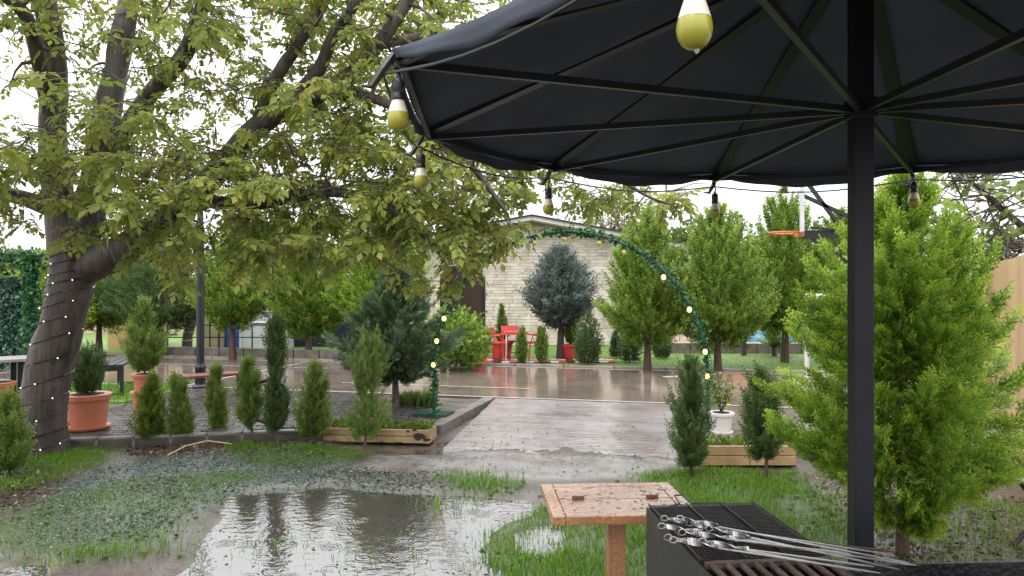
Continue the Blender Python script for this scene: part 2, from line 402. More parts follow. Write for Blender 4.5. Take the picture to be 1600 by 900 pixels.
# little hummocks that break the water surface
h += m_pud * .03 * np.clip(wnoise(GX, GY, 11, 21) + .45 * wnoise(GX, GY, 30, 22) - .22, 0, 1)
soilrise = blur(inpoly(wx, wy, PG([(1080, 742), (1260, 740), (1330, 790), (1600, 800), (1600, 880), (1370, 885), (1330, 800), (1240, 756), (1090, 752)])), 6)
h += .03 * soilrise
def ground_z(x, y):
    i = np.clip(np.searchsorted(xs, x), 1, len(xs) - 1); j = np.clip(np.searchsorted(ys, y), 1, len(ys) - 1); return h[j, i]
def at_grid(A, x, y):
    i = np.clip(np.searchsorted(xs, x), 0, len(xs) - 1); j = np.clip(np.searchsorted(ys, y), 0, len(ys) - 1); return A[j, i]
nx, ny = len(xs), len(ys)
V = np.stack([GX, GY, h], 2).reshape(-1, 3); I = np.arange(nx * ny).reshape(ny, nx)
Q = np.stack([I[:-1, :-1], I[:-1, 1:], I[1:, 1:], I[1:, :-1]], 2).reshape(-1, 4)

gm = bpy.data.materials.new('wet_earth'); gm.use_nodes = True; t = gm.node_tree; n = t.nodes; l = t.links; p = n['Principled BSDF']
co = n.new('ShaderNodeTexCoord')
def nzn(sc_, det=6, ro=.6):
    q = n.new('ShaderNodeTexNoise'); q.inputs['Scale'].default_value = sc_; q.inputs['Detail'].default_value = det; q.inputs['Roughness'].default_value = ro; l.new(co.outputs['Object'], q.inputs['Vector']); return q
def ramp(src, c1, c2, a=.35, b=.65):
    q = n.new('ShaderNodeValToRGB'); l.new(src, q.inputs[0]); q.color_ramp.elements[0].color = (*c1, 1); q.color_ramp.elements[1].color = (*c2, 1)
    q.color_ramp.elements[0].position = a; q.color_ramp.elements[1].position = b; return q
def attr(a): q = n.new('ShaderNodeAttribute'); q.attribute_name = a; return q.outputs['Fac']
def mixc(f, a, b):
    q = n.new('ShaderNodeMix'); q.data_type = 'RGBA'; l.new(f, q.inputs[0]); l.new(a, q.inputs[6]); l.new(b, q.inputs[7]); return q.outputs[2]
n1, n2, n3 = nzn(3.5), nzn(38), nzn(150, 4)
soil = ramp(n2.outputs[0], (.035, .025, .018), (.09, .068, .05))
mud = ramp(n1.outputs[0], (.11, .092, .072), (.19, .165, .135))
grv = ramp(n3.outputs[0], (.035, .045, .036), (.12, .14, .115))
conc = ramp(n1.outputs[0], (.16, .145, .135), (.27, .25, .235))
conc2 = ramp(n3.outputs[0], (.75, .75, .75), (1.1, 1.1, 1.1), .3, .7)
mm = n.new('ShaderNodeMix'); mm.data_type = 'RGBA'; mm.blend_type = 'MULTIPLY'; mm.inputs[0].default_value = 1; l.new(conc.outputs[0], mm.inputs[6]); l.new(conc2.outputs[0], mm.inputs[7])
grs = ramp(n2.outputs[0], (.03, .045, .014), (.07, .1, .03))
c = mixc(attr('puddle'), soil.outputs[0], mud.outputs[0])
c = mixc(attr('gravel'), c, grv.outputs[0]); c = mixc(attr('grass'), c, grs.outputs[0]); c = mixc(attr('concrete'), c, mm.outputs[2])
l.new(c, p.inputs['Base Color'])
rr = n.new('ShaderNodeMapRange'); l.new(n1.outputs[0], rr.inputs[0]); rr.inputs[1].default_value = .35; rr.inputs[2].default_value = .65; rr.inputs[3].default_value = .12; rr.inputs[4].default_value = .45
l.new(rr.outputs[0], p.inputs['Roughness'])
bp = n.new('ShaderNodeBump'); bp.inputs['Strength'].default_value = .45; bp.inputs['Distance'].default_value = .012; l.new(n2.outputs[0], bp.inputs['Height']); l.new(bp.outputs[0], p.inputs['Normal'])
me = mesh_np('ground', V, Q, gm, {'puddle': m_pud.ravel(), 'gravel': m_grv.ravel(), 'grass': m_grs.ravel(), 'concrete': m_cnc.ravel()})
me.shade_smooth(); struct(link('ground', me))

# ------------------------------------------------------------------ water
def water_mat(name, tint, ripple=.25, rings=True, rough=.015, turbid=.4):
    m = bpy.data.materials.new(name); m.use_nodes = True; t = m.node_tree; n = t.nodes; l = t.links; n.remove(n['Principled BSDF'])
    o = n['Material Output']; tr = n.new('ShaderNodeBsdfTransparent'); tr.inputs[0].default_value = (*tint, 1)
    gl = n.new('ShaderNodeBsdfGlossy'); gl.inputs['Roughness'].default_value = rough; gl.inputs[0].default_value = (1, 1, 1, 1)
    fr = n.new('ShaderNodeFresnel'); fr.inputs[0].default_value = 2.5
    ms = n.new('ShaderNodeMixShader'); di = n.new('ShaderNodeBsdfDiffuse'); di.inputs[0].default_value = (.3, .275, .25, 1); mt_ = n.new('ShaderNodeMixShader'); mt_.inputs[0].default_value = turbid
    l.new(tr.outputs[0], mt_.inputs[1]); l.new(di.outputs[0], mt_.inputs[2]); l.new(fr.outputs[0], ms.inputs[0]); l.new(mt_.outputs[0], ms.inputs[1]); l.new(gl.outputs[0], ms.inputs[2]); l.new(ms.outputs[0], o.inputs[0])
    co = n.new('ShaderNodeTexCoord'); nz = n.new('ShaderNodeTexNoise'); nz.inputs['Scale'].default_value = 16; nz.inputs['Detail'].default_value = 3; l.new(co.outputs['Object'], nz.inputs['Vector'])
    hh = nz.outputs[0]
    if rings:      # rings spreading from raindrops
        vo = n.new('ShaderNodeTexVoronoi'); vo.inputs['Scale'].default_value = 4.2; l.new(co.outputs['Object'], vo.inputs['Vector'])
        s1 = n.new('ShaderNodeMath'); s1.operation = 'MULTIPLY'; s1.inputs[1].default_value = 62; l.new(vo.outputs['Distance'], s1.inputs[0])
        s2 = n.new('ShaderNodeMath'); s2.operation = 'SINE'; l.new(s1.outputs[0], s2.inputs[0])
        f1 = n.new('ShaderNodeMapRange'); f1.inputs[1].default_value = .05; f1.inputs[2].default_value = .42; f1.inputs[3].default_value = .3; f1.inputs[4].default_value = 0; l.new(vo.outputs['Distance'], f1.inputs[0])
        s3 = n.new('ShaderNodeMath'); s3.operation = 'MULTIPLY'; l.new(s2.outputs[0], s3.inputs[0]); l.new(f1.outputs[0], s3.inputs[1])
        s4 = n.new('ShaderNodeMath'); s4.operation = 'ADD'; l.new(s3.outputs[0], s4.inputs[0]); l.new(nz.outputs[0], s4.inputs[1]); hh = s4.outputs[0]
    b = n.new('ShaderNodeBump'); b.inputs['Strength'].default_value = ripple; b.inputs['Distance'].default_value = .01
    l.new(hh, b.inputs['Height']); l.new(b.outputs[0], gl.inputs['Normal']); l.new(b.outputs[0], fr.inputs['Normal'])
    return m
M_water = water_mat('puddle_water', (.82, .79, .74), .32, rough=.045, turbid=.18)
WZ = -.012
used_cell = np.zeros((ny, nx), bool)
low = h < WZ + .004
cell_all = np.zeros((ny, nx), bool); cell_all[:-1, :-1] = low[:-1, :-1] | low[1:, :-1] | low[:-1, 1:] | low[1:, 1:]
cell_all &= finemask
I = np.arange(nx * ny).reshape(ny, nx); Vall = np.stack([GX, GY, np.full(GX.shape, WZ)], 2).reshape(-1, 3)
for pl in PUD[1:] + PUD[:1]:
    poly = PG(pl); X0, X1 = min(a for a, b in poly), max(a for a, b in poly); Y0, Y1 = min(b for a, b in poly), max(b for a, b in poly)
    e = .22 if pl is not PUD[0] else .7
    cell = cell_all & ~used_cell & (GX > X0 - e) & (GX < X1 + e) & (GY > Y0 - e) & (GY < Y1 + e); used_cell |= cell
    jj, ii = np.nonzero(cell)
    if len(jj) < 4: continue
    q = np.stack([I[jj, ii], I[jj, ii + 1], I[jj + 1, ii + 1], I[jj + 1, ii]], 1); uq, inv = np.unique(q.ravel(), return_inverse=True)
    struct(link('puddle', mesh_np('puddle', Vall[uq], inv.reshape(-1, 4), M_water)))

# ------------------------------------------------------------------ court, patio, ramp, kerbs, lawns
CZ = .12
u2 = Vector((.973, -.23)); n2v = Vector((.23, .973)); C0 = Gp(700, 619, CZ).to_2d()
def CU(u, w): q = C0 + u2 * u + n2v * w; return (q.x, q.y)
cm_ = bpy.data.materials.new('wet_court'); cm_.use_nodes = True; t = cm_.node_tree; n = t.nodes; l = t.links; p = n['Principled BSDF']
co = n.new('ShaderNodeTexCoord')
a1, a2, a3 = nzn(.55, 4, .5), nzn(2.2, 6, .6), nzn(60, 4)
cc = ramp(a2.outputs[0], (.125, .094, .078), (.215, .168, .143), .3, .7); l.new(cc.outputs[0], p.inputs['Base Color'])
rr = n.new('ShaderNodeMapRange'); l.new(a1.outputs[0], rr.inputs[0]); rr.inputs[1].default_value = .42; rr.inputs[2].default_value = .62; rr.inputs[3].default_value = .02; rr.inputs[4].default_value = .12
l.new(rr.outputs[0], p.inputs['Roughness']); p.inputs['IOR'].default_value = 1.5
bp = n.new('ShaderNodeBump'); bp.inputs['Strength'].default_value = .05; bp.inputs['Distance'].default_value = .01; l.new(a3.outputs[0], bp.inputs['Height'])
bp2 = n.new('ShaderNodeBump'); bp2.inputs['Strength'].default_value = .035; bp2.inputs['Distance'].default_value = .05; l.new(a2.outputs[0], bp2.inputs['Height']); l.new(bp.outputs[0], bp2.inputs['Normal']); l.new(bp2.outputs[0], p.inputs['Normal'])
court = struct(build('court', MB().prism([CU(-16, -.0), CU(11, -.0), CU(11, 4.35), CU(-16, 4.35)], -.1, CZ), cm_))
M_line = mat('worn_white_paint', (.5, .47, .44), .35, .45, 30)
def line(a, b, wd=.045):
    wd = wd * 1.15
    a, b = Vector(CU(*a)), Vector(CU(*b)); d = (b - a).normalized(); s = Vector((-d.y, d.x)) * wd / 2
    o = build('painted_line', MB().add([(*(a - s), CZ + .004), (*(b - s), CZ + .004), (*(b + s), CZ + .004), (*(a + s), CZ + .004)], [(0, 1, 2, 3)]), M_line, court); return o
for a, b, wd in [((-9, .06), (10, .06), .05), ((-9, 4.1), (10, 4.1), .05), ((-2.2, 1.05), (1.0, 1.05), .035), ((-1.6, 2.2), (-.9, 3.9), .035), ((-4.5, .06), (-4.5, 4.1), .05), ((4.5, 1.9), (9, 1.9), .04), ((-9, .06), (-9, 4.1), .05), ((-8, 3.0), (-3.5, 3.0), .035), ((3.0, 3.1), (3.5, 3.35), .16), ((5.2, .06), (5.2, 4.1), .04)]: line(a, b, wd)
M_conc = mat('wet_concrete', (.17, .148, .135), .14, .3, 4, .2, 60, rvar=.1)
M_conc_d = mat('kerb_concrete', (.16, .14, .12), .35, .35, 6, .5, 50, rvar=.1)
for u0 in range(-16, 11):        # pale kerb stones along the far edge
    a, b = CU(u0 + .01, 4.352), CU(u0 + .99, 4.352); c_, d_ = CU(u0 + .99, 4.47), CU(u0 + .01, 4.47)
    build('kerb_stone', MB().prism([a, b, c_, d_], -.1, CZ + .035), mat('pale_kerb', (.3, .26, .23), .35, .25, 6, .3), court, bevel=.006)
M_lawn = mat('lawn', (.085, .17, .025), .6, .5, 6, .8, 90, col2=(.16, .27, .045))
LZ = .14
lawn = struct(build('lawn', MB().prism([CU(-17, 4.472), CU(12, 4.472), CU(40, 40), CU(-60, 40)], -.1, LZ), M_lawn))
# ramp of wet concrete down from the court
BL, BR, TR, TL = Gp(690, 703, .02), Gp(1068, 727, .02), Vector((2.35, 10.05, 0)), Gp(783, 625, CZ)
TR = Vector((*CU(3.35, -.004), CZ)); TL = Vector((*CU(.72, -.004), CZ))
mb = MB(); NN = 30
for j in range(NN + 1):
    for i in range(NN + 1):
        a, b = i / NN, j / NN
        q = (BL * (1 - a) + BR * a) * (1 - b) + (TL * (1 - a) + TR * a) * b
        z = .02 + (CZ - .006 - .02) * b + .004 * math.sin(i * 1.7 + j) + .003 * math.sin(j * 2.3)
        if j == NN: z = CZ - .004
        mb.v.append((q.x + (.05 * math.sin(i * 1.3) if j == 0 else 0), q.y + (.05 * math.sin(i * 2.1) if j == 0 else 0), z if 0 < j else -.03))
for j in range(NN):
    for i in range(NN): k = j * (NN + 1) + i; mb.f.append((k, k + 1, k + NN + 2, k + NN + 1))
rm = bpy.data.materials.new('ramp_concrete'); rm.use_nodes = True; t = rm.node_tree; n = t.nodes; l = t.links; p = n['Principled BSDF']
co = n.new('ShaderNodeTexCoord'); a1, a2, a3 = nzn(1.3, 5), nzn(9, 5), nzn(120, 3)
cc = ramp(a1.outputs[0], (.2, .17, .165), (.32, .285, .285)); l.new(cc.outputs[0], p.inputs['Base Color'])
rr = n.new('ShaderNodeMapRange'); l.new(a1.outputs[0], rr.inputs[0]); rr.inputs[1].default_value = .35; rr.inputs[2].default_value = .65; rr.inputs[3].default_value = .06; rr.inputs[4].default_value = .22; l.new(rr.outputs[0], p.inputs['Roughness'])
mpp = n.new('ShaderNodeMapping'); mpp.inputs['Scale'].default_value = (5, 26, 1); l.new(co.outputs['Object'], mpp.inputs[0]); rip = n.new('ShaderNodeTexNoise'); rip.inputs['Scale'].default_value = 1; rip.inputs['Detail'].default_value = 3; l.new(mpp.outputs[0], rip.inputs['Vector'])
bp = n.new('ShaderNodeBump'); bp.inputs['Strength'].default_value = .6; bp.inputs['Distance'].default_value = .012; l.new(rip.outputs[0], bp.inputs['Height']); l.new(bp.outputs[0], p.inputs['Normal'])
struct(build('ramp', mb, rm, smooth=True))
# paved slab left of the ramp (patio) with its front kerb
KA, KB = Gp(690, 664, CZ).to_2d(), Gp(90, 687, CZ).to_2d()
pat = [tuple(KA), CU(.70, -.003), CU(-16, -.003), (-16, 7.6), tuple(KB)]
patio = struct(build('patio', MB().prism(pat, -.1, CZ - .022), M_conc))
M_kerb2 = M_conc_d
ks = [(KA, Vector(CU(.70, -.02)), 5), (KB, KA, 11)]
for A_, B_, cnt in ks:
    d = (B_ - A_).normalized(); s = Vector((-d.y, d.x)) * (.16 if d.y > .5 else .12)
    for k in range(cnt):
        a = A_ + (B_ - A_) * (k / cnt) + d * .004; b = A_ + (B_ - A_) * ((k + 1) / cnt) - d * .004
        zt = CZ + .006 + random.uniform(-.004, .004)
        build('kerb_stone', MB().prism([tuple(a), tuple(b), tuple(b + s), tuple(a + s)], -.08, zt), M_kerb2, patio, bevel=.01)
# pavers on the patio: the nearest ones single, the rest joined
M_pav = mat('wet_paver', (.1, .085, .09), .12, .4, 9, .3, 60, rvar=.08, coord='Object')
pv = []
pp = np.array(pat)
yy = 7.7; row = 0
while yy < 11.6:
    xx = -6.6 + (row % 2) * .1
    while xx < -1.25:
        c_ = np.array([[xx, yy], [xx - .1, yy], [xx + .1, yy], [xx, yy - .16], [xx, yy + .05]])
        if inpoly(c_[:, 0], c_[:, 1], pat).all() and not (xx < -5.2 and yy > 9.8): pv.append((xx, yy))
        xx += .205
    yy += .105; row += 1
pv.sort(key=lambda q: (abs(q[0] / q[1] + .5) > .28, q[1]))
pmesh = MB().box((0, 0, 0), (.194, .096, .03)).mesh('paver')
for i, (x, y) in enumerate(pv[:300]):
    o = link('paver', pmesh, M_pav, patio); o.location = (x, y, CZ - .012 + random.uniform(-.003, .003)); o.rotation_euler = (R(random.uniform(-1, 1)), R(random.uniform(-1, 1)), R(random.uniform(-1.5, 1.5)))
rest = MB()
for x, y in pv[300:]: rest.box((x, y, CZ - .012 + random.uniform(-.003, .003)), (.194, .096, .03))
if rest.v: stuff(build('paver_field', rest, M_pav, patio))
# right slab under the white pot
KC = Gp(1075, 690, CZ).to_2d()
struct(build('paved_slab', MB().prism([tuple(KC), (6.2, KC.y - .6), (7.0, 8.8), CU(8, -.003), CU(3.36, -.003)], -.1, CZ - .008), M_conc))
# little lawn behind the left benches
struct(build('lawn', MB().prism([(-12, 10.2), (-5.35, 10.2), (-5.1, 11.6), CU(-5.6, -.006), CU(-12, -.006)], -.1, CZ + .012), M_lawn))

# grass blades
BL_ = np.array([(0, -.5, 0), (0, .5, 0), (.5, .38, .05), (.5, -.38, .05), (1, 0, .22)], float); BL_[:, 1] *= .09
BLADE = (BL_, np.array([(0, 1, 2), (0, 2, 3), (3, 2, 4)]), np.array([.1, .1, .5, .5, 1.0]))
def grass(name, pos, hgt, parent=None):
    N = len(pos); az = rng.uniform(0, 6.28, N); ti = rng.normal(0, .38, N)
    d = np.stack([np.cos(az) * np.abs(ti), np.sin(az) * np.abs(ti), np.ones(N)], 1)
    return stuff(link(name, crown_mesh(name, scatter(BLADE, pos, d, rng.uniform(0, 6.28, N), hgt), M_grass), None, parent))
dens = d_grs * (1 - .55 * m_pud) * (finemask) * (.55 + .6 * (wnoise(GX, GY, 7, 31) + .3 * wnoise(GX, GY, 19, 32))).clip(.03, 1.3)
cellA = np.gradient(xs)[None, :] * np.gradient(ys)[:, None]
wgt = (dens * np.where(finemask, 1, 0)).ravel(); wgt /= wgt.sum()
ci = rng.choice(len(wgt), 64000, p=wgt)
gxp = GX.ravel()[ci] + rng.uniform(-.02, .02, len(ci)); gyp = GY.ravel()[ci] + rng.uniform(-.02, .02, len(ci)); gzp = h.ravel()[ci] - .004
hg = rng.uniform(.035, .085, len(ci)) * (.75 + .35 * np.clip(wnoise(gxp, gyp, 4, 41), -.5, 1)) * (1 - .55 * m_grv.ravel()[ci]) + .022 * m_pud.ravel()[ci]
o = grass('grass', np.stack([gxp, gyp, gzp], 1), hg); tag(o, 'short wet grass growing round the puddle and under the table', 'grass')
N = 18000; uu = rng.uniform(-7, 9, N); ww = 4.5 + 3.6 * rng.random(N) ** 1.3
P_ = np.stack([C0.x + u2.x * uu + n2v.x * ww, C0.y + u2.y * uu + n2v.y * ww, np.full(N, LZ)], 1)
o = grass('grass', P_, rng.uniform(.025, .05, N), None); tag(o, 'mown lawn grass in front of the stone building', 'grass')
N = 5000; P_ = np.stack([rng.uniform(-8, -5.2, N), rng.uniform(10.2, 12, N), np.full(N, CZ + .012)], 1)
o = grass('grass', P_, rng.uniform(.05, .1, N)); tag(o, 'small lawn behind the benches at left', 'grass')

# broad-leaved weeds in the grass and along the beds
wq = (np.clip(m_grs, 0, 1) * finemask * np.clip(wnoise(GX, GY, 3, 61) + .1, 0, 1)).ravel() + (.05 * finemask * (1 - m_pud) * (1 - m_cnc) * np.clip(wnoise(GX, GY, 5, 62), 0, 1)).ravel(); wq /= wq.sum(); ci = rng.choice(len(wq), 380, p=wq)
P_ = np.repeat(np.stack([GX.ravel()[ci], GY.ravel()[ci], h.ravel()[ci] + .004], 1), 9, 0); N = len(P_); az = rng.uniform(0, 6.28, N); dd = np.stack([np.cos(az), np.sin(az), rng.uniform(.1, .9, N)], 1)
o = stuff(link('weeds', crown_mesh('weeds', scatter(SLEAF, P_, dd, rng.normal(0, .3, N), rng.uniform(.012, .042, N)), M_hedge))); tag(o, 'broad leaved weeds dotted through the wet grass', 'weeds')
# gravel chips
OCT = (np.array([(1, 0, 0), (-1, 0, 0), (0, 1, 0), (0, -1, 0), (0, 0, .6), (0, 0, -.6), (.6, .6, .25), (-.6, .5, .3)], float),
       np.array([(0, 6, 4), (6, 2, 4), (2, 7, 4), (7, 1, 4), (1, 3, 4), (3, 0, 4), (2, 6, 5), (7, 2, 5), (1, 7, 5), (0, 3, 5)]), np.full(8, .5))
M_grav = leaf_mat('stone_chips', [(0, (.035, .045, .038)), (.4, (.08, .115, .092)), (.75, (.12, .17, .135)), (1, (.3, .32, .29))], 0, .35, 0)
w2 = (m_grv ** 1.5 * (.35 + .65 * np.clip(wnoise(GX, GY, 6, 51) + .5, 0, 1)) * finemask * (1 - .5 * m_pud)).ravel(); w2 /= w2.sum(); ci = rng.choice(len(w2), 13500, p=w2)
P_ = np.stack([GX.ravel()[ci] + rng.uniform(-.02, .02, len(ci)), GY.ravel()[ci] + rng.uniform(-.02, .02, len(ci)), h.ravel()[ci] + .001], 1)
o = stuff(link('gravel', crown_mesh('gravel', scatter(OCT, P_, rng.normal(0, 1, (len(ci), 3)), rng.uniform(0, 6, len(ci)), rng.uniform(.004, .0105, len(ci))), M_grav)))
tag(o, 'wet grey green gravel chips between tree and puddle', 'gravel')
# fallen leaves and litter on the beds
M_lit = leaf_mat('leaf_litter', [(0, (.035, .022, .015)), (.5, (.085, .055, .035)), (.85, (.15, .11, .07)), (1, (.25, .22, .17))], .1, .4, 0)
lp = [PG([(1250, 770), (1330, 760), (1600, 780), (1700, 880), (1360, 900), (1300, 830)]), PG([(190, 694), (560, 690), (540, 712), (380, 712), (200, 716)]), PG([(1090, 742), (1290, 740), (1300, 762), (1100, 756)]), PG([(500, 740), (690, 742), (690, 775), (480, 768)]), PG([(-60, 740), (120, 735), (60, 800), (-60, 810)])]
lm = sum(inpoly(wx, wy, q) for q in lp) > 0
w3 = (lm * finemask * (1 - .8 * m_pud)).astype(float).ravel(); w3 /= w3.sum(); ci = rng.choice(len(w3), 5200, p=w3)
P_ = np.stack([GX.ravel()[ci] + rng.uniform(-.02, .02, len(ci)), GY.ravel()[ci] + rng.uniform(-.02, .02, len(ci)), h.ravel()[ci] + .006], 1)
dd = rng.normal(0, 1, (len(ci), 3)); dd[:, 2] *= .25
o = stuff(link('leaf_litter', crown_mesh('leaf_litter', scatter(SLEAF, P_, dd, rng.normal(0, .4, len(ci)), rng.uniform(.015, .05, len(ci))), M_lit)))
tag(o, 'brown fallen leaves and litter on the planting beds', 'leaf litter')

# wet leaf crumbs lying on ramp and path
N = 420; a_, b2 = rng.random(N), rng.random(N) ** 1.6
P_ = (np.array(BL)[None] * (1 - a_)[:, None] + np.array(BR)[None] * a_[:, None]) * (1 - b2)[:, None] + (np.array(TL)[None] * (1 - a_)[:, None] + np.array(TR)[None] * a_[:, None]) * b2[:, None]; P_[:, 2] = .028 + .092 * b2
P2 = np.stack([rng.uniform(-1.6, 1.3, 260), rng.uniform(6.5, 7.6, 260), np.zeros(260)], 1); P2[:, 2] = at_grid(h, P2[:, 0], P2[:, 1]) + .006; P_ = np.concatenate([P_, P2]); dd = rng.normal(0, 1, P_.shape); dd[:, 2] *= .1
o = stuff(link('leaf_litter', crown_mesh('leaf_litter', scatter(SLEAF, P_, dd, rng.normal(0, .3, len(P_)), rng.uniform(.012, .035, len(P_))), M_lit))); tag(o, 'dark leaf crumbs scattered on the wet concrete ramp', 'leaf litter')

N = 150; P_ = np.array([Gp(a, b) for a, b in zip(rng.uniform(340, 800, N), rng.uniform(765, 940, N))]); P_[:, 2] = WZ + .003; dd = rng.normal(0, 1, P_.shape); dd[:, 2] *= .03
o = stuff(link('leaf_litter', crown_mesh('leaf_litter', scatter(SLEAF, P_, dd, rng.normal(0, .1, N), rng.uniform(.012, .04, N)), M_lit))); tag(o, 'small dead leaves floating on the big puddle', 'leaf litter')

# ================================================================== BUILDINGS AND BOUNDARIES
M_stone = mat('pale_stone_strip', (.62, .54, .475), .5, .3, 3, .5, 30, coord='Object')
M_stone_b = mat('pale_stone_strip_b', (.67, .59, .52), .5, .15, 4, .4, 30)
M_stone_c = mat('pale_stone_strip_c', (.58, .5, .435), .5, .15, 4, .4, 30)
M_white = mat('white_fascia', (.6, .57, .53), .4, .12, 6, .1)
M_dark = mat('dark_metal', (.012, .013, .018), .35, .3, 20, .15, 80)
M_brown = mat('brown_door', (.035, .02, .016), .35, .3, 6, .2, 30, streak=True)
M_roof = mat('roof_sheet', (.09, .06, .05), .45, .3, 8, .3)
BY = 20.0; bx0, bx1, bxa = -3.9, 4.5, .52; zb = LZ
def roof_z(x): return 3.52 - .185 * abs(x - bxa)
b = thing('stone_building', 'low building faced in pale stone strips with shallow gable and arched doorway', 'building', (bxa, BY, zb))
wm = MB(); o0 = [(bx0, zb), (bx1, zb), (bx1, roof_z(bx1)), (bxa, roof_z(bxa)), (bx0, roof_z(bx0))]
wm.add([(x, BY, z) for x, z in o0] + [(x, BY + 7, z) for x, z in o0], [(0, 1, 2, 3, 4), (9, 8, 7, 6, 5)] + [(i, i + 5, (i + 1) % 5 + 5, (i + 1) % 5) for i in range(5)])
wall = wpart('wall', wm, M_stone_c, b)
# doorway
dx0, dx1, dtop = (690 - 800) / F * BY, (756 - 800) / F * BY, 2.28
dr = MB(); arc = [(dx0, zb)] + [((dx0 + dx1) / 2 - (dx1 - dx0) / 2 * math.cos(a), dtop - (dx1 - dx0) / 2 * .75 + (dx1 - dx0) / 2 * .75 * math.sin(a)) for a in np.linspace(0, math.pi, 13)] + [(dx1, zb)]
k = len(arc); dr.add([(x, BY - .03, z) for x, z in arc] + [(x, BY + .02, z) for x, z in arc], [tuple(range(k))] + [(i, (i + 1) % k, (i + 1) % k + k, i + k) for i in range(k)])
door = wpart('door', dr, M_brown, b)
fr = MB()
for i in range(len(arc) - 1):
    a_, c_ = Vector((arc[i][0], BY - .05, arc[i][1])), Vector((arc[i + 1][0], BY - .05, arc[i + 1][1]))
    fr.bar(a_, c_, .05, .07)
wpart('door_frame', fr, M_dark, b)
def in_door(x0, x1, z0, z1):
    return not (x1 < dx0 - .03 or x0 > dx1 + .03 or z0 > dtop)
st = []; zz = zb + .01; row = 0
while zz < 3.5:
    hgt = random.choice([.07, .085, .1]); x = bx0 - random.uniform(0, .4)
    while x < bx1:
        Ln = random.uniform(.28, .75); xa, xb = max(x + .006, bx0), min(x + Ln - .006, bx1)
        if in_door(xa, xb, zz, zz + hgt):
            if xa < dx0 - .1: xb = min(xb, dx0 - .04)
            elif xb > dx1 + .1: xa = max(xa, dx1 + .04)
            else: xa = xb
        if xb - xa > .06 and zz + hgt < min(roof_z(xa), roof_z(xb)) - .02: st.append((xa, xb, zz + .004, zz + hgt - .004))
        x += Ln
    zz += hgt; row += 1
st.sort(key=lambda s: -(s[3] > 1.0) * (s[1] - s[0]) * (1 if s[1] > -2.7 else .2))
def stone(mb, s): mb.box(((s[0] + s[1]) / 2, BY - .015 - .01 * random.random(), (s[2] + s[3]) / 2), (s[1] - s[0], .05, s[3] - s[2]), rot=Matrix.Rotation(R(random.uniform(-.5, .5)), 3, 'X'))
for s in st[:300]:
    q = MB(); stone(q, s); o = build('stone', q, random.choice([M_stone, M_stone, M_stone_b, M_stone_c]), wall); o.matrix_parent_inverse = Matrix.Identity(4)
rs = MB()
for s in st[300:]: stone(rs, s)
stuff(build('stone_cladding', rs, M_stone, wall))
for sx in (-1, 1):
    xe = bx0 - .3 if sx < 0 else bx1 + .25
    rf = MB(); rf.bar((bxa, BY + 3.3, roof_z(bxa) + .09), (xe, BY + 3.3, roof_z(xe) + .09), 7.6, .06); rr_ = wpart('roof', rf, M_roof, b)
    fa = MB(); fa.bar((bxa, BY - .53, roof_z(bxa) + .03), (xe, BY - .53, roof_z(xe) + .03), .05, .11); wpart('fascia', fa, M_white, b)
    sf = MB(); sf.bar((bxa, BY - .27, roof_z(bxa) - .015), (xe, BY - .27, roof_z(xe) - .015), .46, .03); wpart('soffit', sf, M_white, b)
    gt = MB(); gt.bar((bxa, BY - .58, roof_z(bxa) + .1), (xe, BY - .58, roof_z(xe) + .1), .05, .04); wpart('gutter', gt, M_dark, b)
# lower white shed at the right of the gable
s = thing('garden_shed', 'small white walled shed with flat brown roof right of the stone building', 'shed', (5.0, 20.6, zb))
wpart('wall', MB().box((5.1, 22, zb + 1.2), (1.1, 2.4, 2.4)), mat('shed_wall', (.5, .48, .44), .5, .15, 3, .2), s)
wpart('fascia', MB().box((5.1, 20.72, zb + 2.45), (1.35, .06, .12)), M_white, s); wpart('roof', MB().box((5.1, 21.95, zb + 2.56), (1.4, 2.6, .07)), M_roof, s)

# boundary walls
M_tan = mat('tan_metal_sheet', (.5, .34, .185), .42, .15, 3, .1, 12, streak=True)
M_beige = mat('beige_render', (.46, .35, .26), .6, .15, 2, .3, 30)
fa_, fb_ = Vector((3.98, 5.35)), Vector((7.6, 12.2)); fd = (fb_ - fa_).normalized(); FL = (fb_ - fa_).length; fn = Vector((fd.y, -fd.x))
fence = thing('sheet_fence', 'tall tan metal sheet fence at the right edge behind the big conifer', 'fence', (fa_.x, fa_.y, 0))
k = 0; s_ = 0
while s_ < FL - .05:
    wd = min(1.05, FL - s_) - .012
    if s_ < 2.0 * 1.05 or s_ > 4.6: pass
    a, c_ = fa_ + fd * s_, fa_ + fd * (s_ + wd); pm = MB(); ribs = 9
    prof = []
    for i in range(ribs * 4 + 1):
        q = a + (c_ - a) * (i / (ribs * 4)); ph = i % 4; off = .018 if ph in (1, 2) else 0
        prof.append(q - fn * off)
    topz = 2.0 + random.uniform(-.015, .015)
    V_ = [(q.x, q.y, .0) for q in prof] + [(q.x, q.y, topz) for q in prof]; m_ = len(prof)
    pm.add(V_, [(i, i + 1, i + 1 + m_, i + m_) for i in range(m_ - 1)])
    wpart('panel', pm, M_tan, fence, solid=.004)
    pq = MB(); qq = a + fn * .05; pq.box((qq.x, qq.y, .98), (.05, .05, 2.0), rz=math.atan2(fd.y, fd.x)); wpart('post', pq, M_beige, fence)
    s_ += 1.05
